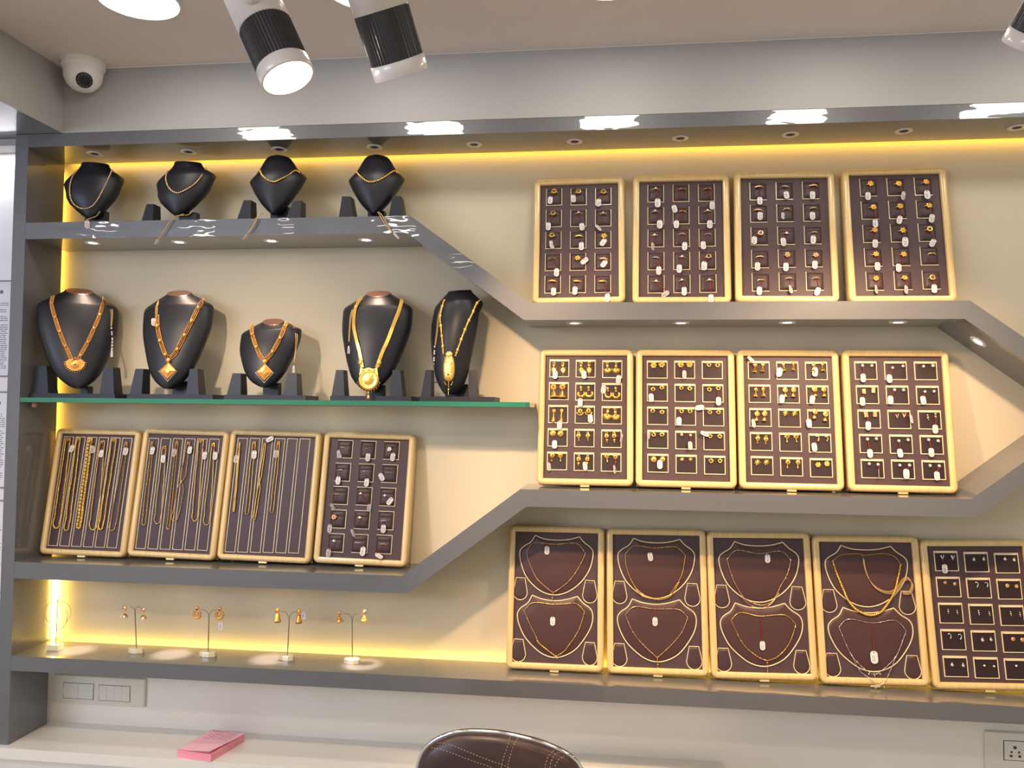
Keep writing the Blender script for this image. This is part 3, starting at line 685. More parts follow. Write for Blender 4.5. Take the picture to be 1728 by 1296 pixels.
def earring(t, p, style, metal, label, group, scale=1.0, rot=0.0, tg=None, z=None, string=True):
    k = (style, metal)
    if k not in EC: EC[k] = ear_mesh(style).mesh('earring', metal)
    L = T(p) @ Ry(radians(rot)) @ Matrix.Scale(scale, 4)
    o = put('earring', EC[k], None, t.mw @ L); tag(o, label, 'earring', group)
    if style in EST:
        s, c, r = EST[style]
        if style not in SCs: SCs[style] = B().sphere(c, r, 0, 8, 5).mesh('gemstone', s)
        put('gemstone', SCs[style], o)
    if tg: hang_tag(o, (t.mw @ L).inverted(), t, (*z(tg[0], tg[1]), *tg[2:]), p+Vector((0.0, -0.002, -0.001)), string)
    return o
ESC = {'first': {'drop': 1.2, 'fan': 1.25, 'jhumka': 1.42, 'crescent': 1.2, 'longdrop': 1.4, 'domestud': 1.4, 'roundstud': 1.3, 'heartdrop': 1.3, 'twodrop': 1.25, 'studdrop': 1.45},
 'second': {'flowerstud': 1.6, 'hoopstud': 1.55, 'tiny': 1.6, 'roundstud': 1.15, 'star': .9}, 'third': {'minijhumka': 1.4, 'peacock': 1.5, 'star': 1.45, 'heartdrop': 1.25, 'studdrop': 1.35, 'flowerstud': 1.35, 'leaf': 1.7},
 'fourth': {'tiny': 1.8, 'bar': 1.9, 'vee': 1.6, 'cluster': 1.4}, 'bottom': {'tiny': 1.25, 'teardrop': 1.2, 'leaf': 1.6, 'vee': 1.6, 'cluster': 1.1, 'flowerstud': .95, 'star': .9, 'roundstud': .8}}
ZH1 = zoomed(890, 580, 4.8); ZH3 = zoomed(1230, 580, 4.2146); ZN5 = zoomed(1540, 880, 4.3193)
zH = Z['hxl1']; gE = 'earring trays on the shelf'
trayH = [make_tray(gE, 'first hexagon earring tray with large gold drop earrings', [(905, 812.5), (1069.5, 817), (909.8, 588.5), (1069.5, 589.5)], 0.085, Yt_, zH),
         make_tray(gE, 'second hexagon earring tray with small gold hoop studs', [(1072, 817.5), (1245, 823), (1073, 589.3), (1240, 589.3)], 0.085, Yt_, zH),
         make_tray(gE, 'third hexagon earring tray with small dangling gold earrings', [(1247.8, 823), (1427, 828.3), (1243, 589.5), (1416, 590)], 0.085, Yt_, zH),
         make_tray(gE, 'fourth hexagon earring tray with tiny pale stone studs', [(1431.7, 829), (1620, 832), (1421, 589.7), (1601.5, 590)], 0.085, Yt_, zH)]
trayN5 = make_tray(gE, 'earring tray on the bottom shelf after the necklace trays', [(1575, 1164), (1771, 1172), (1552, 907), (1738, 914)], 0.085, Yt_, Z['bot1'])
pads(trayH[0], ZH1, [(259, 200), (687, 207), (240, 950), (678, 962)], (160, 144), 'ear')
pads(trayH[1], ZH1, [(1051, 210), (1497, 214), (1057, 968), (1517, 984)], (168, 146), 'ear')
pads(trayH[2], ZH3, [(212, 190), (620, 194), (235, 868), (656, 883)], (156, 130), 'ear')
pads(trayH[3], ZH3, [(972, 192), (1398, 194), (1020, 889), (1455, 899)], (160, 132), 'ear')
pads(trayN5, ZN5, [(243, 288), (685, 303), (312, 1056), (760, 1076)], (174, 148), 'ear')
N_ = None
H1 = [('drop',215,205,288,205,TG(225,252,3),0),('drop',437,205,500,203,TG(458,250,-8),0),('fan',650,205,718,205,TG(738,288,6),1),
 ('jhumka',213,388,282,388,N_,0),('crescent',437,395,500,395,TG(428,475),0),('crescent',655,402,718,402,TG(617,370,8),0),
 ('longdrop',212,590,275,590,TG(260,660,4),1),('domestud',427,550,495,548,TG(510,605,-4),1),('fan',647,578,715,582,N_,0),
 ('roundstud',207,725,268,727,TG(220,815),0),('heartdrop',415,750,490,750,N_,0),('twodrop',643,758,703,758,TG(762,765,4,.35),1),
 ('studdrop',200,925,268,925,TG(175,995,-2,.6),0),('twodrop',415,945,485,945,TG(467,990,-4,.85),1),('studdrop',645,930,713,935,TG(706,1018,0,.4),1)]
H1d = ['diamond drop','diamond drop','fan drop','bell','crescent','crescent','long drop','domed','fan drop','round','heart','double drop','pendant stud','double drop','pearl stud']
H2 = [('flowerstud',1022,175,1088,170,N_,0),('flowerstud',1242,170,1312,170,TG(1271,250,-3,.8),0),('hoopstud',1470,172,1540,175,N_,0),
 ('hoopstud',1018,370,1088,357,TG(1003,437,-4),0),('hoopstud',1247,360,1315,365,N_,0),('hoopstud',1473,372,1545,362,TG(1548,465),1),
 ('hoopstud',1015,545,1090,555,N_,0),('hoopstud',1248,548,1317,548,TG(1228,628),0),('hoopstud',1478,557,1547,557,TG(1397,517,82),0),
 ('hoopstud',1022,737,1090,737,TG(985,738,4,.4),0),('tiny',1250,738,1320,742,TG(1319,825,2,.85),1),('hoopstud',1480,750,1557,752,TG(1435,730,-65,.8),0),
 ('roundstud',1023,937,1095,935,TG(1073,978,0,1,1.05),1),('star',1253,937,1323,937,N_,0),('hoopstud',1487,950,1560,950,N_,0)]
H2d = ['flower','flower','hoop','hoop','hoop','hoop','hoop','hoop','hoop','hoop','tiny red','hoop','ball','star','hoop']
H3 = [('minijhumka',185,178,240,174,TG(157,112,-50,.8),0),('minijhumka',392,170,458,165,TG(360,202,14,1,1.1),0),('minijhumka',600,178,665,170,TG(612,200,4,1,1.1),0),
 ('minijhumka',190,350,245,350,N_,0),('peacock',400,345,458,345,TG(378,392,8),0),('peacock',610,340,675,342,TG(593,397,10),0),
 ('peacock',198,515,253,515,TG(176,565,0,.8),0),('star',403,497,467,497,N_,0),('peacock',610,500,685,517,TG(570,565,-4),0),
 ('heartdrop',205,677,263,683,N_,0),('studdrop',413,677,478,677,N_,0),('leaf',632,678,695,680,TG(608,735,-6),0),
 ('star',205,845,268,845,N_,0),('studdrop',417,860,490,862,N_,0),('flowerstud',635,862,697,855,N_,0)]
H3d = ['bell','bell','bell','bell','peacock','peacock','peacock','star','peacock','heart','pendant stud','leaf','star','pendant stud','flower']
H4 = [('tiny',950,157,1015,157,TG(955,243),0),('tiny',1163,172,1237,160,TG(1142,248),0),('tiny',1383,162,1450,157,N_,0),
 ('bar',958,340,1025,333,TG(950,410),0),('tiny',1177,330,1240,330,TG(1150,400),0),('tiny',1393,342,1457,340,TG(1382,402,-8),0),
 ('bar',973,505,1037,503,TG(991,583),0),('vee',1195,518,1243,513,TG(1298,535,-14,.7),1),('cluster',1413,520,1468,513,TG(1468,607),1),
 ('tiny',985,680,1048,677,TG(1004,780),0),('tiny',1208,692,1273,685,TG(1218,778,-6),0),('tiny',1420,685,1487,692,TG(1440,773),0),
 ('tiny',998,855,1060,860,TG(1066,925,2,.3),1),('tiny',1215,865,1283,865,TG(1262,925,2,1,1.1),1),('tiny',1430,868,1495,870,TG(1480,940),1)]
H4d = ['tiny stone','tiny stone','tiny stone','bar','tiny stone','tiny stone','bar','vee','cluster','tiny stone','tiny stone','tiny stone','tiny stone','tiny stone','tiny stone']
N5 = [('vee',215,265,290,265,TG(235,345),0),('teardrop',445,275,517,273,N_,0),('teardrop',672,272,738,278,N_,0),
 ('star',238,445,307,455,N_,0),('leaf',467,463,538,463,N_,0),('flowerstud',690,468,757,472,N_,0),
 ('cluster',258,650,323,657,N_,0),('cluster',480,660,557,667,N_,0),('cluster',713,667,780,672,N_,0),
 ('leaf',270,838,345,842,N_,0),('teardrop',508,862,570,860,N_,0),('roundstud',732,857,800,862,N_,0),
 ('teardrop',287,1043,367,1047,N_,0),('tiny',522,1050,592,1055,N_,0),('tiny',755,1052,N_,N_,N_,0)]
N5d = ['vee','teardrop','teardrop','star','leaf','flower','cluster','cluster','cluster','leaf','teardrop','round','teardrop','tiny stone','tiny stone']
for t, z, data, ds, nm, me, sc in ((trayH[0], ZH1, H1, H1d, 'first hexagon earring tray', 'gold', 1.0), (trayH[1], ZH1, H2, H2d, 'second hexagon earring tray', 'gold', 0.95), (trayH[2], ZH3, H3, H3d, 'third hexagon earring tray', 'gold', 0.95),
                                   (trayH[3], ZH3, H4, H4d, 'fourth hexagon earring tray', 'silver', 1.0), (trayN5, ZN5, N5, N5d, 'bottom shelf earring tray', 'silver', 0.85)):
    mname = 'gold' if me == 'gold' else 'pale'
    for i, (st, x1, y1, x2, y2, tg, side) in enumerate(data):
        for s, (x, y) in enumerate(((x1, y1), (x2, y2))):
            if x is None: continue
            p = tl(t, *z(x, y), t.yl-0.0042)
            m2 = me
            if nm.startswith('fourth') and st in ('bar', 'vee', 'cluster'): m2 = 'rosegold'
            if nm.startswith('first') and st == 'jhumka': m2 = 'goldred'
            if nm.startswith('bottom') and st in ('flowerstud', 'roundstud', 'star'): m2 = 'rosegold'
            earring(t, p, st, m2, '%s %s earring, %s of its pair, %s %s, %s' % (mname, ds[i], ('inner', 'outer')[0] if False else ('first', 'second')[s], ROWN[i//3], COLN[i % 3].split()[0], nm), 'earrings in the '+nm,
                    ESC[nm.split()[0]][st]*random.uniform(0.96, 1.04), random.uniform(-7, 7), tg if (tg and s == side) else None, z)

# chain trays ------------------------------------------------------------
ZL1 = zoomed(60, 720, 5.633); ZL2 = zoomed(210, 720, 5.0824)
gC = 'chain trays on the lower shelf'
trayL = [make_tray(gC, 'first chain tray beside the grey post holding six thick gold chains', [(63.5, 936.6), (209, 942), (94.6, 722.7), (237.5, 724.4)], 0.085, Yt_, Z['low1'], fw=0.0165),
         make_tray(gC, 'second chain tray holding six thin gold chains', [(211.8, 942), (360.5, 946), (240.5, 723), (387.5, 724.5)], 0.085, Yt_, Z['low1'], fw=0.0165),
         make_tray(gC, 'third chain tray holding four thin chains and two empty slots', [(362.5, 946), (523, 950.5), (388.5, 725), (542, 726.5)], 0.085, Yt_, Z['low1'], fw=0.0165)]
def slots(t, z, tlc, trc, blc, brc):
    P = [tl(t, *z(*q)) for q in (tlc, trc, blc, brc)]
    for k in range(6):
        b = B(); u0, u1 = k/6+0.006, (k+1)/6-0.024
        q = [P[0].lerp(P[1], u0), P[0].lerp(P[1], u1), P[2].lerp(P[3], u1), P[2].lerp(P[3], u0)]
        w = (q[1]-q[0]).length; h = (q[0]-q[3]).length; c = (q[0]+q[1]+q[2]+q[3])/4; c.y = t.yl
        sh = ((q[0].x+q[1].x)-(q[2].x+q[3].x))/2/h
        m = T(c)
        L0 = [(-w/2+sh*(-h/2), -h/2), (w/2+sh*(-h/2), -h/2), (w/2+sh*h/2, h/2), (-w/2+sh*h/2, h/2)]
        def ins(L, i): return [(L[0][0]+i, L[0][1]+i), (L[1][0]-i, L[1][1]+i), (L[2][0]-i, L[2][1]-i), (L[3][0]+i, L[3][1]-i)]
        L1 = ins(L0, 0.0014)
        b.loops([[(x, 0, zz) for x, zz in L0], [(x, -0.0022, zz) for x, zz in L0], [(x, -0.0022, zz) for x, zz in L1], [(x, 0, zz) for x, zz in L1]], 0, False)
        L2 = ins(L0, 0.0018)
        po = B().add([(x, -0.0012, zz) for x, zz in L2], [(0, 1, 2, 3)]).build('slot_pad', 'pad', t.root, m)
        b.build('slot_trim', 'padtrim', po)
slots(trayL[0], ZL1, (275, 93), (940, 110), (115, 1130), (788, 1155))
slots(trayL[1], ZL2, (213, 98), (835, 106), (92, 1046), (728, 1064))
slots(trayL[2], ZL2, (972, 98), (1612, 104), (858, 1075), (1512, 1086))
def chain(t, z, top_, bot, wtop, wbot, style, label, group, tg=None, cross=False):
    """a chain hung doubled over a pin: top point, bottom of the loop, width in zoom px"""
    (tx, ty), (bx, by) = top_, bot; y = t.yl-0.0056
    def lp(x, yy): return tl(t, *z(x, yy), y)
    Lp, Rp = [], []
    for k in range(7):
        f = k/7; w = wtop+(wbot-wtop)*min(1, f*1.4); jx = random.uniform(-2, 2)
        cx, cy = tx+(bx-tx)*f, ty+(by-ty)*f
        sgn = -1 if (cross and f < 0.45) else 1
        Lp.append((cx-sgn*w/2+jx, cy)); Rp.append((cx+sgn*w/2+jx, cy))
    bend = [(bx-wbot/2, by-wbot*0.7), (bx-wbot*0.3, by-wbot*0.12), (bx, by), (bx+wbot*0.3, by-wbot*0.12), (bx+wbot/2, by-wbot*0.7)]
    pts = cr([lp(*q) for q in [(tx, ty-4)]+Lp[0:]+bend+Rp[::-1]+[(tx, ty-4)]], 6)
    for i, p in enumerate(pts): p.y += -0.0006*sin(i*0.7)
    O = thing('chain', label, 'chain', t.mw @ T(lp(tx, ty)), group); inv = T(lp(tx, ty)).inverted()
    b = B()
    if style == 'rope':
        for i, p in enumerate(resample(pts, 0.0030)):
            b.sphere(inv @ p+Vector((0.0007*(-1)**i, -0.0003*(i % 3), 0)), (0.0022, 0.0017, 0.0026), 0, 6, 4)
    elif style == 'flat':
        for o_ in (-0.0022, 0.0, 0.0022):
            for i, p in enumerate(resample(pts, 0.0036)): b.sphere(inv @ p+Vector((o_+0.0005*(i % 2), -0.0004*((i+1) % 2), 0.001*(i % 3))), (0.0017, 0.0015, 0.0023), 0, 6, 4)
    elif style == 'link':
        for i, p in enumerate(resample(pts, 0.0048)): b.sphere(inv @ p, (0.0022, 0.0018, 0.0028), 0, 6, 4)
        b.tube([inv @ p for p in pts], 0.0009, 4)
    elif style == 'bead':
        for i, p in enumerate(resample(pts, 0.0026)): b.sphere(inv @ p, 0.0014 if i % 5 else 0.0018, 0, 6, 4)
    else:
        b.tube([inv @ p for p in pts], 0.0011 if style == 'fine' else 0.0014, 5)
        for i, p in enumerate(resample(pts, 0.006)): b.sphere(inv @ p, 0.0012, 0, 5, 3)
    b.build('links', 'gold', O)
    B().torus(inv @ lp(tx, ty+6)+Vector((0, -0.001, 0)), 0.0026, 0.0007, 'y', 12, 5).build('clasp', 'gold', O)
    if tg: hang_tag(O, inv @ t.mi, t, (*z(tg[0], tg[1]), *tg[2:]), lp(tx+2, ty+8), True)
names = ['rope', 'twisted', 'dense braided', 'open linked', 'double rope', 'slim']
for i, (tp, bt, w0, w1, st, tg, cx) in enumerate([((310, 120), (197, 965), 38, 58, 'rope', TG(345, 207, 10), False), ((408, 115), (293, 988), 30, 42, 'rope', N_, False), ((520, 120), (408, 968), 26, 30, 'flat', TG(540, 215, -10, .5), False),
        ((635, 145), (547, 980), 40, 72, 'link', TG(625, 255, 4), False), ((745, 130), (618, 978), 44, 40, 'rope', N_, False), ((860, 155), (728, 988), 22, 56, 'bead', TG(855, 235, 8, .8), False)]):
    chain(trayL[0], ZL1, tp, bt, w0, w1, st, '%s gold chain in the %s slot of the first chain tray' % (names[i], ORD[i]), 'chains in the first chain tray', tg, cx)
for i, (tp, bt, w0, w1, st, tg, cx) in enumerate([((237, 140), (166, 843), 14, 30, 'bead', TG(240, 205, 10), False), ((343, 175), (281, 832), 30, 52, 'fine', TG(333, 275), False), ((452, 132), (374, 880), 18, 22, 'bead', TG(425, 222, 4, .6), False),
        ((550, 140), (430, 810), 24, 56, 'bead', TG(560, 200), True), ((655, 122), (604, 810), 40, 48, 'plain', TG(688, 247, 2), False), ((762, 150), (703, 843), 20, 50, 'fine', TG(777, 250), False)]):
    chain(trayL[1], ZL2, tp, bt, w0, w1, st, 'fine gold chain in the %s slot of the second chain tray' % ORD[i], 'chains in the second chain tray', tg, cx)
for i, (tp, bt, w0, w1, st, tg, cx) in enumerate([((990, 140), (938, 730), 8, 10, 'plain', TG(958, 277, 6, .8), False), ((1113, 135), (1051, 752), 22, 28, 'fine', TG(1113, 240, 0, 1, 1.05), False), ((1205, 150), (1113, 798), 14, 22, 'plain', TG(1247, 107, 60), True), ((1324, 135), (1263, 738), 18, 26, 'fine', TG(1300, 233, 0, .8), False)]):
    chain(trayL[2], ZL2, tp, bt, w0, w1, st, 'short fine gold chain in the %s slot of the third chain tray' % ORD[i], 'chains in the third chain tray', tg, cx)

# necklace trays -----------------------------------------------------------
ZN1 = zoomed(850, 870, 4.6286); ZN3 = zoomed(1190, 880, 4.32)
gN = 'necklace trays on the bottom shelf'
trayN = [make_tray(gN, 'first necklace tray from the yellow lit wall on the bottom shelf', [(851.5, 1128.5), (1020, 1137), (860, 885.8), (1019.5, 890)], 0.085, Yt_, Z['bot1']),
         make_tray(gN, 'second necklace tray on the bottom shelf with silvery pendant chain', [(1023.5, 1138), (1198.5, 1148.5), (1023, 890.5), (1191.5, 894)], 0.085, Yt_, Z['bot1']),
         make_tray(gN, 'third necklace tray on the bottom shelf with red string tag', [(1200.5, 1149.5), (1382, 1157), (1191, 895.7), (1367.5, 898.7)], 0.085, Yt_, Z['bot1']),
         make_tray(gN, 'fourth necklace tray on the bottom shelf with gold bead necklace', [(1384.5, 1157.8), (1572.5, 1164), (1369.6, 902), (1550.5, 905.5)], 0.085, Yt_, Z['bot1'])]
SHU = [(238,155),(310,182),(410,192),(500,187),(583,167),(622,212),(672,252),(690,300),(670,400),(620,490),(550,560),(470,605),(390,620),(310,603),(240,558),(170,480),(130,380),(118,285),(145,243),(203,207)]
SHL = [(222,622),(300,652),(400,666),(490,656),(575,632),(620,684),(678,730),(695,790),(680,870),(630,960),(560,1045),(480,1092),(405,1108),(330,1093),(260,1050),(170,955),(120,850),(107,770),(132,722),(188,682)]
US = [[(98,484),(165,487),(185,585),(130,658),(75,605)], [(640,505),(713,510),(730,610),(672,683),(616,625)], [(83,963),(152,967),(171,1068),(112,1142),(57,1080)], [(640,990),(712,993),(730,1095),(670,1170),(614,1105)]]
tA = trayN[0]
def nrm(t, p): return ((p.x)/(t.w/2), p.z/t.h)
shape_u = [nrm(tA, tl(tA, *ZN1(*q))) for q in SHU]; shape_l = [nrm(tA, tl(tA, *ZN1(*q))) for q in SHL]
# make the shields symmetric about the tray axis
def symm(s):
    n = len(s); out = []; cx = sum(p[0] for p in s)/n
    return [(p[0]-cx, p[1]) for p in s]
shape_u, shape_l = symm(shape_u), symm(shape_l)
shape_us = [[nrm(tA, tl(tA, *ZN1(*q))) for q in u] for u in US]
def sharp(pts, corners, n=4):        # smooth closed outline with sharp corners at given indices
    N = len(pts); out = []; cs = sorted(corners)
    for a, b in zip(cs, cs[1:]+[cs[0]+N]):
        seg = [pts[i % N] for i in range(a, b+1)]
        out += cr(seg, n)[:-1]
    return out
for t in trayN:
    def den(s): return [Vector((x*t.w/2, 0, zz*t.h)) for x, zz in s]
    for s in (shape_u, shape_l):
        o = sharp(den(s), [0, 4]); c = sum((p for p in o), Vector())/len(o)
        b = B(); L = []
        for k, y in ((1.0, 0.0), (1.0, -0.002), (0.93, -0.0042), (0.6, -0.0062), (0.25, -0.0068), (0.03, -0.007)):
            L.append([tuple(c+(p-c)*k+Vector((0, y, 0))) for p in o])
        b.loops(L, 0, True, True, False, True)
        po = b.build('necklace_pad', 'padneck', t.root, T((0, t.yl, 0)))
        B().tube([p+Vector((0, -0.0018, 0)) for p in o], 0.0018, 6, 0, True).build('pad_trim', 'padtrim', po)
    for u in shape_us:
        q = den(u); cxx = (q[2].x+q[4].x)/2; wb = (q[2].x-q[4].x)/2; zw = (q[2].z+q[4].z)/2-.002; hb = zw-q[3].z
        o = [Vector((cxx-wb*.62, 0, q[0].z)), Vector((cxx+wb*.62, 0, q[1].z)), Vector((cxx+wb*.86, 0, q[1].z*.4+zw*.6))]
        o += [Vector((cxx+wb*cos(a), 0, zw-hb*sin(a))) for a in [pi*k/14 for k in range(15)]]+[Vector((cxx-wb*.86, 0, q[0].z*.4+zw*.6))]
        c = sum((p for p in o), Vector())/len(o)
        b = B(); b.loops([[tuple(c+(p-c)*k+Vector((0, y, 0))) for p in o] for k, y in ((1, 0), (1, -0.001), (0.8, -0.0024), (0.1, -0.0026))], 0, True, True, False, True)
        po = b.build('earring_pad', 'pad', t.root, T((0, t.yl, 0)))
        B().tube([p+Vector((0, -0.001, 0)) for p in o], 0.0013, 6, 0, True).build('pad_trim', 'padtrim', po)
def tray_necklace(t, z, label, paths, metal, style, extra=None, tg=None, tgfrom=None, tsz=1.0):
    y = t.yl-0.0085
    c0 = tl(t, *z(*paths[0][0][0] if isinstance(paths[0][0][0], tuple) else z(*paths[0][0])), y) if False else tl(t, *z(*paths[0][0]), y)
    O = thing('necklace', label, 'necklace', t.mw @ T(c0), 'necklaces in the necklace trays'); inv = T(c0).inverted()
    def lay(q):
        p = tl(t, *z(*q), y); return p if p.z > t.fw+.0035 else tl(t, *z(*q), -.0042)
    b = B()
    for k, path in enumerate(paths):
        pts = cr([inv @ lay(q) for q in path], 6)
        if style == 'beads':
            rs = resample(pts, 0.0052)
            for i, p in enumerate(rs):
                if k == 0: b.sphere(p, 0.0011, 0, 6, 4)
                else:
                    f = p.z-inv.translation.z*0; b.sphere(p, 0.0027+0.0010*max(0, min(1, (-(p.z)-0.02)/0.06)), 0, 8, 5)
            b.tube(pts, 0.0007, 4)
        else:
            b.tube(pts, 0.00075, 5)
            rr = random.Random(k+len(label))
            for i, p in enumerate(resample(pts, 0.0030)):
                if style == 'station':
                    if rr.random() < 0.28: b.sphere(p, (0.0013, 0.0012, 0.0020), 0, 6, 4)
                else: b.sphere(p, 0.0011, 0, 5, 3)
    b.build('links', metal, O)
    if extra:
        e = B()
        for (x, yy, rx, rz) in extra: e.sphere(inv @ (lay((x, yy))+Vector((0, -.001, 0))), (rx, min(rx, 0.002), rz), 0, 8, 5)
        e.build('pendant', metal if metal != 'rosegold' else 'gold', O)
    if tg:
        hang_tag(O, inv @ t.mi, t, (*z(tg[0], tg[1]), *tg[2:]), tl(t, *z(*tgfrom), y), True, -0.0105)
    return O
tray_necklace(trayN[0], ZN1, 'rose gold necklace on the upper shield pad of the first necklace tray', [[(180,275),(235,214),(370,222),(440,222),(570,218),(638,295)], [(180,275),(190,340),(245,470),(285,520),(340,568),(385,602)], [(638,295),(625,330),(600,380),(545,470),(490,530),(430,575),(385,602)]], 'rosegold', 'station',
              [(385,618,.0022,.0028),(380,642,.0016,.0035),(378,662,.0012,.0022),(385,602,.0015,.0015)], TG(338,272), (350, 222))
tray_necklace(trayN[0], ZN1, 'gold station necklace on the lower shield pad of the first necklace tray', [[(160,742),(230,680),(370,692),(450,692),(565,687),(630,748)], [(160,742),(200,840),(250,940),(270,990),(340,1050),(410,1100)], [(630,748),(600,860),(560,940),(510,1010),(470,1060),(410,1100)]], 'gold', 'station',
              [(270,988,.0018,.0022),(512,1008,.0018,.0022),(630,765,.0015,.002),(410,1098,.0018,.0020),(418,1115,.0020,.0012)], TG(382,825), (372, 692))
tray_necklace(trayN[1], ZN1, 'curved gold necklace on the upper shield pad of the second necklace tray', [[(950,300),(1020,237),(1150,252),(1210,252),(1345,245),(1420,312)], [(950,300),(955,380),(985,480),(1030,560),(1080,610),(1150,640),(1220,645),(1290,622),(1350,540),(1395,450),(1420,312)], [(985,480),(1040,585),(1100,635),(1220,655),(1310,620),(1370,520)]], 'gold', 'station',
              None, TG(1145,322,-8), (1150, 252))
tray_necklace(trayN[1], ZN1, 'fine chain with silvery pendant on lower pad of the second necklace tray', [[(950,775),(1020,712),(1150,727),(1230,730),(1370,735),(1438,797)], [(950,775),(1010,910),(1100,1020),(1200,1110)], [(1438,797),(1390,912),(1300,1020),(1200,1110)]], 'rosegold', 'station',
              [(1010,910,.002,.0022),(1390,912,.002,.0022),(1200,1120,.0016,.0024),(1200,1140,.0026,.0026),(1203,1162,.0022,.0022),(1165,1193,.0020,.0010),(1205,1188,.0018,.0012)], TG(1182,828), (1180, 730))
tray_necklace(trayN[2], ZN3, 'gold bead strand on the upper shield pad of the third necklace tray', [[(160,275),(230,210),(390,234),(550,217),(625,282)], [(160,275),(195,400),(245,500),(300,570),(380,605),(440,605),(500,570),(550,470),(600,380),(625,282)], [(245,500),(285,570),(340,615),(410,630),(480,600),(540,520)]], 'rosegold', 'station',
              [(610,350,.0018,.002),(615,330,.0016,.002),(600,385,.0018,.002),(590,415,.0016,.002)], TG(455,270), (450, 236))
tray_necklace(trayN[2], ZN3, 'gold necklace with drop on the lower shield pad of the third necklace tray', [[(190,720),(255,664),(400,690),(580,682),(660,750)], [(190,720),(250,850),(310,930),(390,990),(450,1015)], [(660,750),(630,850),(585,930),(520,990),(450,1015)]], 'gold', 'station',
              [(658,770,.0022,.0022),(510,996,.002,.0015),(400,995,.002,.0015),(452,1030,.0018,.0020),(454,1060,.0011,.006),(455,1095,.001,.004)], TG(418,905), (404, 695))
nb = tray_necklace(trayN[3], ZN3, 'large gold bead necklace with loose cord in the fourth necklace tray', [[(930,288),(1000,242),(1130,237),(1155,247),(1300,234),(1380,257),(1425,312)], [(930,288),(960,380),(1010,500),(1040,570),(1100,640),(1190,682),(1270,667),(1330,600),(1380,510),(1410,390),(1425,312)]], 'gold', 'beads')
t = trayN[3]; b = B()
for o_ in (0, 9, -8):
    b.tube(cr([tl(t, *ZN3(x+o_*0.6, y+o_), t.yl-0.010-0.0006*o_/9) for x, y in ((1155,270),(1165,340),(1200,430),(1260,493),(1340,518),(1400,490),(1440,432),(1480,415),(1510,460),(1490,518),(1440,520))], 6), 0.0009, 5)
b.build('cord', 'cordbeige', nb, nb.matrix_world.inverted() @ t.mw)
tray_necklace(trayN[3], ZN3, 'thin double chain with hanging charms on lower pad of the fourth necklace tray', [[(975,772),(1045,712),(1215,740),(1385,722),(1465,797)], [(975,772),(1070,980),(1190,1095),(1235,1110),(1275,1095),(1390,985),(1465,797)], [(1070,980),(1130,1090),(1215,1155),(1240,1190),(1300,1180),(1340,1110),(1390,985)]], 'silver', 'station',
              [(1070,978,.002,.002),(1390,988,.002,.002),(1192,1112,.0014,.0026),(1235,1125,.0014,.003),(1275,1112,.0014,.0026),(1243,1212,.0024,.0024),(1243,1232,.0013,.0022),(1303,1212,.0011,.0024),(1458,820,.0018,.0024)], TG(1232,990,0,1,1.35), (1222, 742))

# ------------------------------------------------------------------ necklace busts
PA = [(0.0,.08),(.015,.18),(.04,.28),(.084,.42),(.14,.54),(.2,.63),(.3,.745),(.43,.86),(.55,.95),(.62,.985),(.70,1.0),(.815,1.0),(.845,.97),(.868,.90),(.888,.81),(.908,.73),(.938,.60),(.962,.48),(.982,.385),(1.0,.345)]
PB = [(0.0,.15),(.04,.28),(.08,.36),(.16,.52),(.286,.74),(.4,.87),(.49,.90),(.58,.96),(.65,1.0),(.70,.96),(.77,.82),(.83,.68),(.89,.56),(.95,.48),(1.0,.46)]
PC = [(0.0,.10),(.03,.18),(.066,.27),(.13,.41),(.195,.53),(.29,.67),(.38,.80),(.45,.88),(.51,.95),(.565,1.0),(.61,.93),(.67,.80),(.746,.67),(.84,.56),(.93,.44),(.965,.36),(.985,.26),(1.0,.12)]
def bust_mesh(prof, hw, h, depth, lean, capt, cap, n=28):
    """closed leatherette bust: elliptical sections, flat back, neck leaning back, bottom forward"""
    loops = []
    for t_, w in prof:
        dd = depth*(0.45+0.55*min(1, w*1.1)) if t_ < .8 else depth*(0.40+0.5*w)
        yc = lean*(t_-0.5)                       # top goes back, bottom comes forward
        k = max(0, (t_-0.86)/0.14)**1.0*capt
        L = []
        for i in range(n):
            a = 2*pi*i/n; x = hw*w*cos(a); s_ = sin(a)
            # front bulges, back is flatter
            y = -dd*abs(s_)**0.9 if s_ < 0 else dd*(0.35 if t_ < .8 else 0.8)*abs(s_)**0.8
            L.append((x, yc+y, t_*h+k*y))
        loops.append(L)
    b = B(); b.loops(loops, 0, True, True, True, False)
    c = B()
    if cap:
        top = loops[-1]; cx = sum(p[0] for p in top)/n; cy = sum(p[1] for p in top)/n; cz = sum(p[2] for p in top)/n
        c.loops([top, [(cx+(p[0]-cx)*.96, cy+(p[1]-cy)*.96, cz+(p[2]-cz)*.96+0.001) for p in top], [(cx+(p[0]-cx)*.02, cy+(p[1]-cy)*.02, cz+0.0014) for p in top]], 0, False, True, False, True)
    else:
        top = loops[-1]; b.add(top, [tuple(range(n))], 0, True)
    return b, c
def frustum(b, x0, x1, x2, x3, y0, y1, z0, z1):       # block whose top (x2..x3) is narrower than its foot (x0..x1)
    vs = [(x0,y0,z0),(x1,y0,z0),(x1,y1,z0),(x0,y1,z0),(x2,y0+.004,z1),(x3,y0+.004,z1),(x3,y1-.004,z1),(x2,y1-.004,z1)]
    return b.add(vs, [(0,3,2,1),(4,5,6,7),(0,1,5,4),(1,2,6,5),(2,3,7,6),(3,0,4,7)])
BUSTS = []
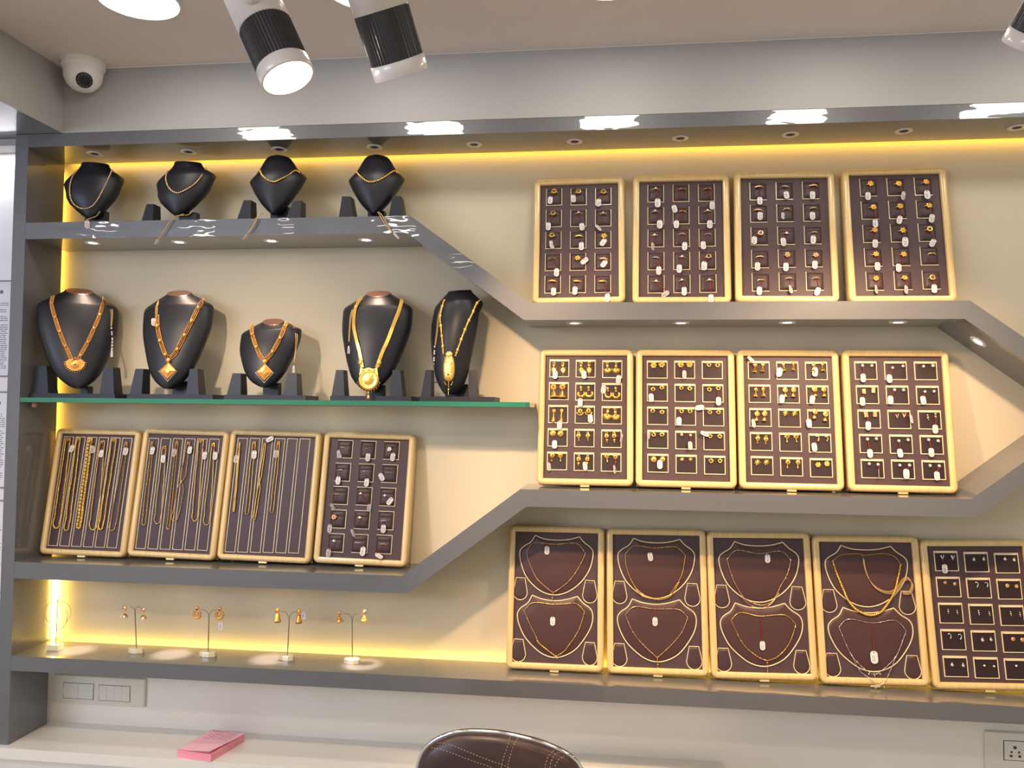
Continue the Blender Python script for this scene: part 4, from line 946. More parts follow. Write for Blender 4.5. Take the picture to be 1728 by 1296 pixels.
def bust(z, label, prof, ctop, cbot, cmid, zbase, Y, yaw, base, slab_h, blocks, stem, cap=True, lean=0.06, capt=0.5, depth=0.045, by=(0.0, 0.075), slim=1.0, roll=0.0):
    """ctop, cbot: zoom points of neck top and lowest point; cmid (xl, xr): widest extents; base (x0, x1); blocks [(foot x0,x1, top x0,x1, top y)]"""
    zf = zbase+0.0006
    pc = at(*z((base[0]+base[1])/2, 0), Y); s = (at(*z(base[1], 0), Y)-at(*z(base[0], 0), Y)).x/(base[1]-base[0])
    yb = ctop[1]
    pt = at(*z(*ctop), Y+by[0]+.014+lean*.5*cos(yaw)); pl = at(*z(*cbot), Y+by[0]+.014-lean*.5*cos(yaw))
    def X(x, y): return at(*z(x, y), Y).x
    x_c = X((base[0]+base[1])/2, cbot[1]); root = thing('necklace_bust', label, 'display bust', Vector((x_c, Y, zf)), 'necklace busts')
    inv = root.matrix_world.inverted()
    B().box(X(base[0], cbot[1])-x_c, X(base[1], cbot[1])-x_c, by[0]-0.03, by[1], 0, slab_h).build('base', 'black', root)
    for f0, f1, t0, t1, ty in blocks:
        b = B(); yy = cbot[1]
        zt = at(*z(t0, ty), Y-0.005).z-zf
        frustum(b, X(f0, yy)-x_c, X(f1, yy)-x_c, X(t0, ty)-x_c, X(t1, ty)-x_c, by[0]-0.022, by[0]+0.022, slab_h, zt); b.build('rest_block', 'black', root)
    h = (pt.z-pl.z); hw = (X(cmid[1], cbot[1]-200)-X(cmid[0], cbot[1]-200))/2*slim*min(1.22, 1/cos(yaw))
    xm = (pt.x+pl.x)/2
    R = Rz(yaw); dx = pt.x-pl.x; bow = 0.0; hw *= .85
    def to_px(p):
        v_ = p-CAM; f_ = v_.dot(_fwd); return W_/2+F_*v_.dot(RT)/f_
    want = (z(cmid[0], 0)[0], z(cmid[1], 0)[0])
    for it in range(7):               # match the breadth of the bust to what is seen
        b, c = bust_mesh(prof, hw, h, depth, lean, capt, cap)
        def place(q):
            p = R @ Vector(q); tt = min(1, max(0, q[2]/h)); rz = roll*q[0]*min(1, 4.6*tt*(1-tt))
            return Vector((pl.x-x_c+p.x+dx*tt+4*bow*tt*(1-tt)+sin(yaw)*lean*(tt-.5), by[0]+.014+p.y, pl.z-zf+q[2]+rz))
        b.v = [tuple(place(q)) for q in b.v]; c.v = [tuple(place(q)) for q in c.v]
        pxs = [to_px(Vector(q)+root.location) for q in b.v]
        lo, hi = min(pxs), max(pxs); k_ = (want[1]-want[0])/(hi-lo)
        if it < 6:
            hw *= k_**.9; bow += ((want[0]+want[1])/2-(lo+hi)/2)*(Y+2.2)/F_*.95
    o = b.build('bust_form', 'black', root)
    if cap: c.build('neck_cap', 'capmetal', root)
    sb_ = B(); sx0, sx1, sy = stem
    sb_.box(X(sx0, sy)-x_c, X(sx1, sy)-x_c, by[0]+0.016, by[0]+0.040, slab_h, at(*z(sx0, sy), Y).z-zf); sb_.build('stem', 'black', root)
    o.data.update()
    bvh = BVHTree.FromPolygons([root.matrix_world @ v.co for v in o.data.vertices], [tuple(p.vertices) for p in o.data.polygons])
    BUSTS.append(root); root_b = Tray(); root_b.root = root; root_b.bvh = bvh; root_b.Y = Y; root_b.z = z; return root_b
def clear(bt, q, off):               # keep a point at least off away from the bust's surface
    q = Vector(q); h_ = bt.bvh.find_nearest(q); n_ = h_[1]
    if n_.dot(CAM-h_[0]) < 0 and (q-h_[0]).length > .02: return q
    return h_[0]+n_*off if (q-h_[0]).dot(n_) < off else q
def on(bt, x, y, off=0.002):
    px = bt.z(x, y); dd = ray(*px).normalized()
    hit = bt.bvh.ray_cast(CAM, dd)
    if hit[0] is None:
        q = at(*px, bt.Y); hit = bt.bvh.find_nearest(q)
        return clear(bt, q, off) if (q-hit[0]).length > 0.012 else hit[0]+hit[1]*off
    return hit[0]+hit[1]*off
ZB1 = zoomed(40, 470, 5.236); ZB3 = zoomed(380, 470, 3.6); ZA1 = zoomed(80, 250, 5.4); ZA3 = zoomed(390, 250, 5.4)
Yg = 0.062
b1 = bust(ZB1, 'first black bust on glass shelf, nearest the grey post, with fan pendant necklace', PA, (490, 112), (480, 972), (112, 838), Z['gl1'], Yg, radians(34), (112, 862), 0.0130, [(115, 262, 148, 238, 772), (712, 838, 742, 820, 785)], (472, 538, 950))
b2 = bust(ZB1, 'second black bust on glass shelf wearing long diamond pendant necklace', PA, (1375, 130), (1280, 976), (1052, 1680), Z['gl1'], Yg, radians(8), (967, 1715), 0.0130, [(975, 1080, 1018, 1088, 800), (1468, 1580, 1495, 1562, 800)], (1290, 1428, 905), slim=0.98, roll=0.14)
b3 = bust(ZB3, 'small low black bust on glass shelf with short diamond pendant necklace', PA, (292, 262), (240, 662), (88, 466), Z['gl1'], Yg, radians(11), (23, 512), 0.0130, [(32, 116, 62, 112, 577), (372, 455, 392, 448, 577)], (216, 308, 632), roll=0.16)
b4 = bust(ZB3, 'black bust on glass shelf wearing heavy flat gold necklace', PA, (932, 92), (872, 684), (710, 1140), Z['gl1'], Yg, radians(1), (660, 1148), 0.0130, [(662, 740, 686, 730, 557), (1012, 1090, 1027, 1074, 557)], (868, 952, 645), roll=0.03)
b5 = bust(ZB3, 'black bust turned aside under the sloping shelf with oval gold pendant', PA, (1430, 74), (1392, 705), (1250, 1566), Z['gl1'], .046, radians(-32), (1196, 1646), 0.0130, [(1200, 1260, 1226, 1262, 557), (1488, 1536, 1484, 1524, 557)], (1330, 1470, 640), cap=False, capt=0.15, depth=0.075, roll=0.28)
Ys = 0.060
a1 = bust(ZA1, 'first black bust on the upper shelf by the post with long rope chain', PB, (440, 146), (395, 642), (148, 702), Z['sh1'], Ys, radians(20), (60, 610), 0.0040, [], (310, 490, 560), cap=True, capt=0.1, lean=0.03, roll=0.16)
a2 = bust(ZA1, 'second black bust on the upper shelf with gold rope chain', PB, (1285, 138), (1195, 612), (992, 1538), Z['sh1'], Ys, radians(12), (895, 1490), 0.0050, [(895, 1000, 935, 1000, 520)], (1172, 1328, 575), cap=True, capt=0.1, lean=0.03, roll=0.18)
a3 = bust(ZA3, 'third black bust on the upper shelf with tall neck and choker chain', PC, (432, 66), (395, 606), (168, 690), Z['sh1'], Ys, radians(10), (78, 705), 0.0060, [(85, 208, 140, 206, 485), (528, 655, 588, 660, 490)], (340, 495, 520), cap=False, capt=0.25, lean=0.04, depth=0.05, roll=0.12)
a4 = bust(ZA3, 'last black bust on upper shelf, by the slope, with choker chain', PC, (1332, 62), (1300, 606), (1070, 1582), Z['sh1'], Ys, radians(13), (1000, 1612), 0.0060, [(1004, 1138, 1030, 1104, 450), (1455, 1588, 1486, 1556, 448)], (1230, 1380, 560), cap=False, capt=0.25, lean=0.04, depth=0.05, roll=0.07)

def bnecklace(bt, label, parts_metal, strands, style, width=0.0, pend=None, cord=None, extra=None, tassel=None, tagp=None):
    off = 0.0030; org = on(bt, *strands[0][0]); O = thing('necklace', label, 'necklace', org, 'necklaces worn by the busts'); inv = T(org).inverted()
    b = B(); rd = B(); has_rd = False
    def cl(p, r): return inv @ clear(bt, org+p, r)
    def sd(p, tg_): return tg_.cross(bt.bvh.find_nearest(org+p)[1]*-1).normalized()
    for s in strands:
        pts = cr([on(bt, x, y, off) for x, y in s], 8); pts = [inv @ p for p in pts]
        if style == 'rope':
            for i, p in enumerate(resample(pts, 0.0032)): b.sphere(p+Vector((0.0006*(-1)**i, -0.0005*(i % 2), 0.0004*(-1)**i)), (0.0023, 0.0019, 0.0025), 0, 6, 4)
        elif style == 'rows':
            rs = resample(pts, 0.0035); n_ = len(rs)
            for i, p in enumerate(rs):
                tg_ = (rs[min(i+1, n_-1)]-rs[max(i-1, 0)]).normalized(); side = tg_.cross(Vector((0, 1, 0))).normalized()
                if i % 13 == 10:
                    b.sphere(cl(p, width*.62+.0006), width*0.60, 0, 8, 5)
                else:
                    for k in (-1, 0, 1): b.sphere(cl(p+sd(p, tg_)*(k*width/2), .0024), 0.0019, 0, 7, 4)
            rd.tube([cl(p, .0022) for p in pts], 0.0016, 6); has_rd = True
        elif style == 'band':
            rs = resample(pts, 0.0030); n_ = len(rs)
            for i, p in enumerate(rs):
                tg_ = (rs[min(i+1, n_-1)]-rs[max(i-1, 0)]).normalized(); side = tg_.cross(Vector((0, 1, 0))).normalized()
                for k in (-1, 1): b.sphere(cl(p+sd(p, tg_)*(k*width/2), .0020), 0.0014, 0, 6, 4)
                if i % 3 == 0: b.sphere(p+Vector((0, -.0012, 0)), (0.0014, 0.0010, 0.0017), 0, 6, 4)
            q = []
            for i, p in enumerate(rs):
                tg_ = (rs[min(i+1, n_-1)]-rs[max(i-1, 0)]).normalized(); side = tg_.cross(Vector((0, 1, 0))).normalized()
                nn = bt.bvh.find_nearest(org+p)[1]; sv = sd(p, tg_); a_, c_ = cl(p-sv*(width/2), .0016), cl(p+sv*(width/2), .0016); q.append([tuple(a_), tuple(a_+nn*.0012), tuple(c_+nn*.0012), tuple(c_)])
            b.loops(q, 0, False, True, True, True)
        elif style == 'mixed':
            rs = [cl(p, .0032) for p in resample(pts, 0.0042)]; n_ = len(rs)
            for i, p in enumerate(rs):
                f = i/max(1, n_-1)
                if i % 7 == 5: b.sphere(p, (width*.62, width*.4, width*.7), 0, 8, 5)
                else: b.sphere(p, (width*.45, 0.0016, 0.0021), 0, 7, 4)
            b.tube(pts, 0.0014, 5)
    b.build('strand', parts_metal, O)
    if has_rd: rd.build('thread_core', 'maroon', O)
    if pend:
        pb, mats_ = pend; pb.build('pendant', mats_, O, inv)
    if cord:
        cb_ = B()
        for path in cord: cb_.tube([inv @ p for p in cr(path, 6)], 0.0013, 5)
        cb_.build('cord', 'cordbeige', O)
    if tassel: tassel.build('tassel', ['whitethread', 'maroon', 'slot'], O, inv)
    if tagp:
        p, ang, wf, sc = tagp
        put('price_tag', TAGS[1], O, inv @ T(p) @ Ry(radians(ang)) @ Rz(math.acos(min(1, wf))) @ Matrix.Scale(sc, 4))
    return O
def pend_frame(bt, x, y, off=0.004): return on(bt, x, y, off)
# pendants are modelled about their own centre, facing the room
def fan_pendant(c, r, yw=0.0):
    b = B(); m = T(c) @ Rz(yw)
    b.sphere((0, -.001, r*.15), (r*.42, .003, r*.42), 0, 12, 6, m); b.torus((0, -.001, r*.15), r*.42, .0011, 'y', 18, 5, 0, m)
    for k in range(15):
        a = pi*(1.0+k/14.0); b.sphere((r*.95*cos(a), -.0006, r*.35+r*1.0*sin(a)*.95), .0018, 0, 6, 4, m)
        b.sphere((r*.72*cos(a), -.0008, r*.30+r*.74*sin(a)), .0014, 0, 6, 4, m)
    L = [(r*.86*cos(pi*(1+k/12)), r*.38+r*.88*sin(pi*(1+k/12))) for k in range(13)]
    b.prism(L, 0.0006, -0.0014, 0, m); b.prism([(-r*.9, r*.36), (-r*.5, r*.72), (0, r*.55), (r*.5, r*.72), (r*.9, r*.36)], 0.0006, -0.0012, 0, m)
    b.sphere((0, -.001, r*.78), .0032, 0, 8, 5, m); b.sphere((0, -.0036, r*.15), .0026, 1, 8, 5, m)
    return b
def diamond_pendant(c, r, yw=0.0):
    b = B(); m = T(c) @ Rz(yw)
    L = [(0, r), (r*.96, 0), (0, -r), (-r*.96, 0)]
    b.loops([[(x, .001, z_) for x, z_ in L], [(x, -.0014, z_) for x, z_ in L], [(x*.86, -.0030, z_*.86) for x, z_ in L], [(x*.8, -.0014, z_*.8) for x, z_ in L], [(x*.3, -.0040, z_*.3) for x, z_ in L]], 0, False, True, True, True, m)
    rr = random.Random(3)
    for k in range(26):
        u, v = rr.uniform(-.5, .5), rr.uniform(-.5, .5)
        if abs(u)+abs(v) < .6: b.sphere((u*r, -.003, v*r), .0012, 0, 5, 3, m)
    for k in range(7):
        f = k/7
        for s in (-1, 1): b.sphere((s*r*.98*(1-f), -.0006, -r*1.12*f-r*.10), .0016, 1, 6, 4, m)
    b.sphere((0, -.0006, -r*1.2), .0018, 1, 6, 4, m)
    b.sphere((0, -.001, r*1.22), (r*.27, .003, r*.27), 0, 9, 5, m)
    for k in range(7): b.sphere((r*.28*cos(k*.9), -.002, r*1.22+r*.28*sin(k*.9)), .0013, 0, 6, 4, m)
    return b
def round_pendant(c, r, yw=0.0):
    b = B(); m = T(c) @ Rz(yw)
    L = [(r*cos(a)*(1.0 if sin(a) < .3 else .92), r*sin(a)*(0.9 if sin(a) > 0 else 1.05)) for a in [2*pi*k/28 for k in range(28)]]
    b.loops([[(x, .001, z_) for x, z_ in L], [(x, -.0015, z_) for x, z_ in L], [(x*.8, -.0035, z_*.8) for x, z_ in L], [(x*.72, -.002, z_*.72) for x, z_ in L], [(x*.4, -.0055, z_*.4) for x, z_ in L], [(x*.1, -.006, z_*.1) for x, z_ in L]], 0, True, True, True, True, m)
    for k in range(24): b.sphere((r*.88*cos(k*pi/12), -.0034, r*.86*sin(k*pi/12)), .0015, 0, 6, 4, m)
    for k in range(9): b.sphere((r*.5*cos(k*.698), -.0045, r*.5*sin(k*.698)), .0018, 0, 6, 4, m)
    for k in range(11):
        a = pi*(1.08+.84*k/10); b.sphere((r*1.10*cos(a), -.001, r*1.12*sin(a)), .0016, 0, 6, 4, m); b.sphere((r*1.10*cos(a), -.001, r*1.12*sin(a)-.0038), .0012, 0, 6, 4, m)
    b.prism([(-r*.9, r*.35), (-r*.8, r*1.1), (-r*.45, r*.95), (0, r*1.08), (r*.45, r*.95), (r*.8, r*1.1), (r*.9, r*.35)], .001, -.0016, 0, m)
    for x in (-.55, 0, .55): b.sphere((x*r, -.002, r*.86), .0028, 0, 7, 5, m)
    b.sphere((0, -.001, -r*1.28), (.0045, .0025, .0035), 0, 8, 5, m)
    b.lathe([(.001, .003), (.003, 0), (.0052, -.005), (.0058, -.006), (.004, -.0064)], 12, 0, m @ T((0, -.001, -r*1.55)))
    for k in range(5): b.sphere(((k-2)*.0022, -.001, -r*1.55-.0082), .0012, 0, 6, 4, m)
    return b
def oval_pendant(c, rx, rz, yw=0.0):
    b = B(); m = T(c) @ Rz(yw)
    L = [(rx*math.copysign(abs(cos(a))**.6, cos(a)), rz*sin(a)) for a in [2*pi*k/28 for k in range(28)]]
    b.loops([[(x, .001, z_) for x, z_ in L], [(x, -.0015, z_) for x, z_ in L], [(x*.82, -.0038, z_*.9) for x, z_ in L], [(x*.5, -.0045, z_*.6) for x, z_ in L], [(x*.1, -.005, z_*.1) for x, z_ in L]], 0, True, True, True, True, m)
    rr = random.Random(5)
    for k in range(60):
        u, v = rr.uniform(-.7, .7), rr.uniform(-.85, .85); b.sphere((u*rx, -.0042, v*rz), rr.uniform(.0010, .0019), 0, 5, 3, m)
    b.sphere((0, -.0015, rz*1.05), (rx*.7, .003, rx*.55), 0, 9, 5, m); b.sphere((0, -.0045, -rz*.5), .003, 1, 8, 5, m)
    for s in (-1, 0, 1):
        L_ = 3 if s else 5
        for k in range(L_): b.sphere((s*rx*(.7-.13*k), -.0008, -rz*1.06-.0036*k), .0019-.0001*k, 0, 6, 4, m)
    b.sphere((0, -.001, -rz*1.06-.020), (.0028, .0018, .0034), 0, 7, 5, m)
    for k in range(4): b.sphere((0, -.001, -rz*1.06-.025-.003*k), .0014, 0, 6, 4, m)
    return b
def tassel_b(pts, kind):
    b = B(); pts = [Vector(p) for p in pts]
    if kind == 'long':
        for i, p in enumerate(resample(pts, 0.0062)):
            b.sphere(p, (.0026, .0026, .0034) if i % 3 != 1 else (.0018, .0018, .0034), 0 if i % 3 != 1 else 1, 7, 5)
    e = pts[-1]
    for k in (-1, 0, 1):
        q = e+Vector((k*.0022, 0, 0)); b.tube([q, q+Vector((k*.0006, 0, -.018))], .0011, 5, 0); b.sphere(q+Vector((k*.0006, 0, -.0195)), .0016, 2, 6, 4)
    b.sphere(e+Vector((0, 0, .001)), .0026, 0, 7, 5)
    return b
px5 = 1/5.236
def P_(bt, x, y, dy=0.0): return at(*bt.z(x, y), bt.Y-0.03+dy)
u = 1.0/(5.236*620); v3 = 1.0/(3.6*620)
c = on(b1, 455, 775, .004)
bnecklace(b1, 'antique gold bead necklace with fan pendant on the bust nearest the post', 'goldred', [[(262,165),(250,230),(270,320),(305,430),(350,550),(390,640),(415,700),(435,730)], [(700,175),(690,250),(660,350),(625,430),(580,530),(540,610),(500,680),(475,730)]], 'rows', 0.0075,
          (fan_pendant(c, 95*u, radians(32)), ['goldred', 'redstone']), [[on(b1, 712, 180), on(b1, 735, 230), on(b1, 768, 300), on(b1, 768, 425)], [on(b1, 716, 182), on(b1, 755, 235), on(b1, 782, 300), on(b1, 772, 425)]], None, tassel_b([on(b1, 772, 440), on(b1, 776, 540, .003), on(b1, 779, 640, .004)], 'long'))
c = on(b2, 1278, 815, .004)
bnecklace(b2, 'long antique gold bead necklace with diamond pendant on the second glass shelf bust', 'goldred', [[(1185,330),(1190,450),(1215,560),(1250,660),(1278,700)], [(1590,180),(1545,260),(1500,350),(1445,460),(1390,570),(1335,670),(1300,700)]], 'rows', 0.0095,
          (diamond_pendant(c, 80*u, radians(10)), ['goldred', 'pearl']), [[on(b2, 1195, 200), on(b2, 1172, 260), on(b2, 1170, 340)], [on(b2, 1192, 215), on(b2, 1182, 290), on(b2, 1182, 350)]], None, None, (on(b2, 1160, 390, .006), -4, .7, 0.95))
c = on(b3, 240, 570, .004)
bnecklace(b3, 'short antique gold bead necklace with diamond pendant on the small bust', 'goldred', [[(165,280),(165,330),(185,400),(215,470),(238,495)], [(372,275),(350,330),(315,400),(280,460),(250,492)]], 'rows', 0.0085,
          (diamond_pendant(c, 55*v3, radians(12)), ['goldred', 'pearl']), [[on(b3, 376, 270), on(b3, 410, 290), on(b3, 436, 350), on(b3, 428, 430), on(b3, 418, 510)], [on(b3, 378, 268), on(b3, 416, 300), on(b3, 428, 360), on(b3, 422, 440), on(b3, 418, 510)]], None, tassel_b([on(b3, 417, 520, .003), on(b3, 416, 535, .003)], 'short'))
c = on(b4, 874, 612, .005)
rp = round_pendant(c, 66*v3)
for sx in (827, 936):
    q = on(b4, sx, 510, .004); rp.sphere(q, (.0065, .0025, .0075), 0, 9, 5)
    for k in range(9): rp.sphere(q+Vector((.0066*cos(k*.7), -.001, .0076*sin(k*.7))), .0014, 0, 6, 4)
    for k in range(3): rp.sphere(q+Vector(((k-1)*.004, -.001, -.0115)), .0015, 0, 6, 4)
bnecklace(b4, 'heavy flat yellow gold necklace with round pendant on glass shelf bust', 'gold', [[(832,112),(795,180),(784,280),(800,370),(820,450),(836,540)], [(1075,128),(1055,200),(1020,290),(990,370),(955,450),(920,545)]], 'band', 0.0085,
          (rp, ['gold', 'redstone']), [[on(b4, 815, 130), on(b4, 775, 210), on(b4, 762, 300), on(b4, 757, 385)], [on(b4, 812, 128), on(b4, 768, 210), on(b4, 757, 300), on(b4, 754, 385)]], None, tassel_b([on(b4, 756, 392, .003), on(b4, 755, 418, .003)], 'short'))
c = on(b5, 1360, 545, .005)
bnecklace(b5, 'gold necklace with tall oval pendant on the bust under the sloping shelf', 'gold', [[(1337,135),(1312,220),(1315,300),(1322,380),(1328,460)], [(1556,122),(1522,155),(1490,230),(1465,280),(1435,360),(1410,430),(1398,470)]], 'mixed', 0.0075,
          (oval_pendant(c, 37*v3, 78*v3, radians(-8)), ['gold', 'redstone']), [[on(b5, 1330, 140), on(b5, 1300, 220), on(b5, 1288, 320), on(b5, 1278, 405)], [on(b5, 1334, 138), on(b5, 1306, 220), on(b5, 1294, 320), on(b5, 1282, 405)]], None, tassel_b([on(b5, 1278, 415, .003), on(b5, 1275, 500, .003), on(b5, 1272, 590, .004)], 'long'))
def cord_over(bt, pts, k):       # cord hanging over the shelf front: (x, y, depth)
    return [at(*bt.z(x, y), yy) for x, y, yy in pts]
bnecklace(a1, 'long gold rope chain on the first upper shelf bust by the post', 'rosegold', [[(590,200),(545,300),(500,390),(450,480),(400,535),(330,552),(260,520),(220,460),(210,380),(222,300),(250,240),(285,208)]], 'rope', 0, None,
          [cord_over(a1, [(478,575,.020),(445,620,.01),(372,645,-.008),(362,665,-.010)], 0)], None, None, (at(*ZA1(362, 695), -.009), 0, .55, 1.0))
def lbl_cord(a, zf, p1, p2, endc):
    pass
n2 = bnecklace(a2, 'gold rope chain on the second upper shelf bust', 'rosegold', [[(1440,190),(1400,260),(1350,320),(1290,365),(1190,410),(1120,375),(1087,300),(1092,240),(1115,208)]], 'rope', 0, None,
          [cord_over(a2, [(1318,575,.02),(1280,608,.012),(1180,618,-.004),(1110,680,-.010),(1050,770,-.010),(1010,838,-.010)], 0), cord_over(a2, [(1240,600,.015),(1150,640,-.006),(1090,710,-.010),(1046,780,-.010)], 0)], None, None, (at(*ZA1(995, 855), -.010), 34, .3, .7))
n3 = bnecklace(a3, 'gold choker chain on the third upper shelf bust', 'gold', [[(265,200),(290,255),(340,295),(395,310),(450,285),(520,250),(580,212),(635,205)]], 'rope', 0, None,
          [cord_over(a3, [(292,590,.02),(250,620,-.005),(215,690,-.010),(160,775,-.010)], 0), cord_over(a3, [(285,592,.02),(225,640,-.006),(200,700,-.010),(150,780,-.010)], 0)], None, None, (at(*ZA3(130, 810), -.010), 38, .3, .7))
n4 = bnecklace(a4, 'gold choker chain on the last upper shelf bust by the slope', 'gold', [[(1140,205),(1180,260),(1250,308),(1330,300),(1400,265),(1480,215),(1545,212)]], 'rope', 0, None,
          [cord_over(a4, [(1335,586,.02),(1350,604,-.006),(1400,690,-.010),(1460,760,-.010)], 0), cord_over(a4, [(1345,582,.02),(1375,612,-.006),(1425,700,-.010),(1462,758,-.010)], 0)], None, None, (at(*ZA3(1505, 800), -.010), -40, .4, .9))

# ------------------------------------------------------------------ earring stands on the bottom shelf
ZE1 = zoomed(60, 990, 5.0824); ZE2 = zoomed(300, 1000, 4.8)
zb = Z['bot1']
def hstand(z, foot, split, tips, baser, label, Y=0.085, slim=1.0):
    p0 = at(*z(*foot), Y); p0.z = zb+0.0006
    o = thing('earring_stand', label, 'earring stand', p0, 'earring stands')
    b = B(); n = 8; r = baser
    L = lambda k, zz: [(r*k*cos(2*pi*i/n+.3)*1.1, r*k*sin(2*pi*i/n+.3)*.62, zz) for i in range(n)]
    b.loops([L(1, 0), L(1, .011), L(.93, .0135)], 0, False, True, True, True); b.build('base', 'acrylic', o)
    sp = at(*z(*split), Y)-p0
    B().tube([(0, 0, .012), tuple(sp)], .0016, 7).build('rod', 'steel', o)
    for tx, ty, mx_, my_ in tips:
        B().tube(cr([sp, at(*z(mx_, my_), Y)-p0, at(*z(tx, ty), Y)-p0], 6), .0009, 5).build('arm', 'steel', o)
    return o
hstand(ZE1, (865, 545), (852, 200), [(808, 170, 832, 178), (905, 180, 875, 172)], .0225, 'slim earring stand on bottom shelf nearest the bangle stand')
hstand(ZE1, (1480, 595), (1487, 240), [(1420, 200, 1455, 205), (1560, 203, 1520, 203)], .0235, 'earring stand holding the sunburst earrings')
hstand(ZE2, (888, 545), (903, 208), [(835, 155, 875, 160), (962, 155, 925, 165)], .0195, 'earring stand holding the tall bell earrings')
hstand(ZE2, (1413, 550), (1413, 215), [(1340, 172, 1388, 175), (1468, 170, 1432, 178)], .0215, 'earring stand nearest the necklace trays')
def stand_ear(z, x, y, kind, metal, label, Y=0.085, tg=None):
    p = at(*z(x, y), Y); b = B()
    if kind == 'dome':
        b.sphere((0, 0, 0), (.0072, .003, .0072), 0, 10, 6); b.torus((0, -.001, 0), .0072, .001, 'y', 16, 5)
        b.tube([(0, 0, -.007), (0, 0, -.016)], .0008, 5); b.lathe([(.001, -.014), (.006, -.017), (.0092, -.0225), (.0098, -.0240)], 16)
    elif kind == 'sun':
        b.sphere((0, 0, 0), (.0066, .003, .0066), 0, 10, 6); b.torus((0, -.001, -.016), .0098, .0030, 'y', 20, 6, a0=-1.25*pi, a1=.25*pi)
        for k in range(17):
            a = -1.25*pi+1.5*pi*k/16; b.sphere((.0140*cos(a), -.001, -.016+.0140*sin(a)), .0015, 0, 6, 4)
        b.sphere((0, -.001, -.014), (.004, .002, .005), 0, 8, 5)
    elif kind == 'bell':
        b.sphere((0, 0, 0), (.0064, .003, .0064), 0, 10, 6); b.torus((0, -.001, 0), .0064, .001, 'y', 16, 5); b.tube([(0, 0, -.006), (0, 0, -.010)], .001, 5)
        b.lathe([(.002, -.008), (.0060, -.010), (.0068, -.022), (.0090, -.027), (.0092, -.032), (.008, -.0325)], 16)
    else:
        b.sphere((0, 0, 0), (.0052, .003, .0062), 0, 10, 6); b.sphere((.003, 0, .004), .0025, 0, 7, 5); b.tube([(0, 0, -.005), (0, 0, -.011)], .001, 5)
        b.lathe([(.002, -.009), (.0056, -.0125), (.0068, -.0180), (.0100, -.0215), (.0104, -.0240), (.006, -.0255)], 16)
        for k in range(5): b.sphere(((k-2)*.0035, -.002, -.0275), .0013, 0, 6, 4)
    o = b.build('earring', metal, None, T(p)); tag(o, label, 'earring', 'earrings hung on the stands')
    if kind in ('dome', 'other'):
        if kind == 'dome': B().lathe([(.0098, -.0242), (.0095, -.0270), (.004, -.0285)], 14).build('pearl_rim', 'pearl', o)
        else: B().sphere((0, -.006, -.016), .002, 0, 8, 5).build('gemstone', 'redstone', o)
    elif kind == 'bell': B().lathe([(.0094, -.0290), (.0096, -.0300), (.0094, -.0312)], 16).build('enamel_band', 'darkstone', o)
    else: B().sphere((0, -.003, 0), .0026, 0, 8, 5).build('gemstone', 'redstone', o)
    if tg:
        put('price_tag', TAGS[2], o, T(at(*z(*tg), Y-.004)-p) @ Matrix.Scale(.95, 4))
    return o
stand_ear(ZE1, 765, 187, 'dome', 'rosegold', 'pearl rimmed bell earring on slim stand, bangle side')
stand_ear(ZE1, 927, 200, 'dome', 'rosegold', 'pearl rimmed bell earring on slim stand, far from bangles')
stand_ear(ZE1, 1388, 190, 'sun', 'goldred', 'sunburst gold earring without a tag on its stand')
stand_ear(ZE1, 1581, 195, 'sun', 'goldred', 'sunburst gold earring with white tag hanging below', tg=(1586, 335))
stand_ear(ZE2, 811, 147, 'bell', 'goldred', 'tall bell earring without a tag on its stand')
stand_ear(ZE2, 982, 155, 'bell', 'goldred', 'tall bell earring with tag tucked behind it', tg=(1018, 185))
stand_ear(ZE2, 1312, 165, 'other', 'goldred', 'reddish gold bell earring on last stand')
stand_ear(ZE2, 1512, 160, 'other', 'gold', 'brightly lit bell earring on stand nearest necklace trays')
# bangle stand
pB = at(*ZE1(168, 545), 0.075); pB.z = zb+0.0006
bs = thing('bangle_stand', 'small clear block stand for bangles in front of the bright light strip', 'bangle stand', pB)
B().box(-.018, .018, -.013, .013, 0, .016).build('base', 'acrylic', bs)
B().tube([(0.002, 0, .016), (0.003, 0, at(*ZE1(175, 105), .075).z-pB.z)], .0012, 6).build('rod', 'steel', bs)
for (x, y, r, yy, lb) in ((170, 250, 115, 0.070, 'larger thin gold bangle leaning low on the bangle stand'), (192, 225, 96, 0.082, 'smaller thin gold bangle hung behind on the bangle stand')):
    c = at(*ZE1(x, y), yy); rr = (at(*ZE1(x+r, y), yy)-c).length
    bb = B().torus((0, 0, 0), rr, .0009, 'y', 48, 6); o = bb.build('bangle', 'rosegold', None, T(c) @ Rz(radians(18 if r < 100 else -8)))
    tag(o, lb, 'bangle', 'bangles on the stand')
    B().torus((rr*.7, 0, -rr*.7), .0022, .0008, 'y', 10, 5).build('clasp', 'gold', o)

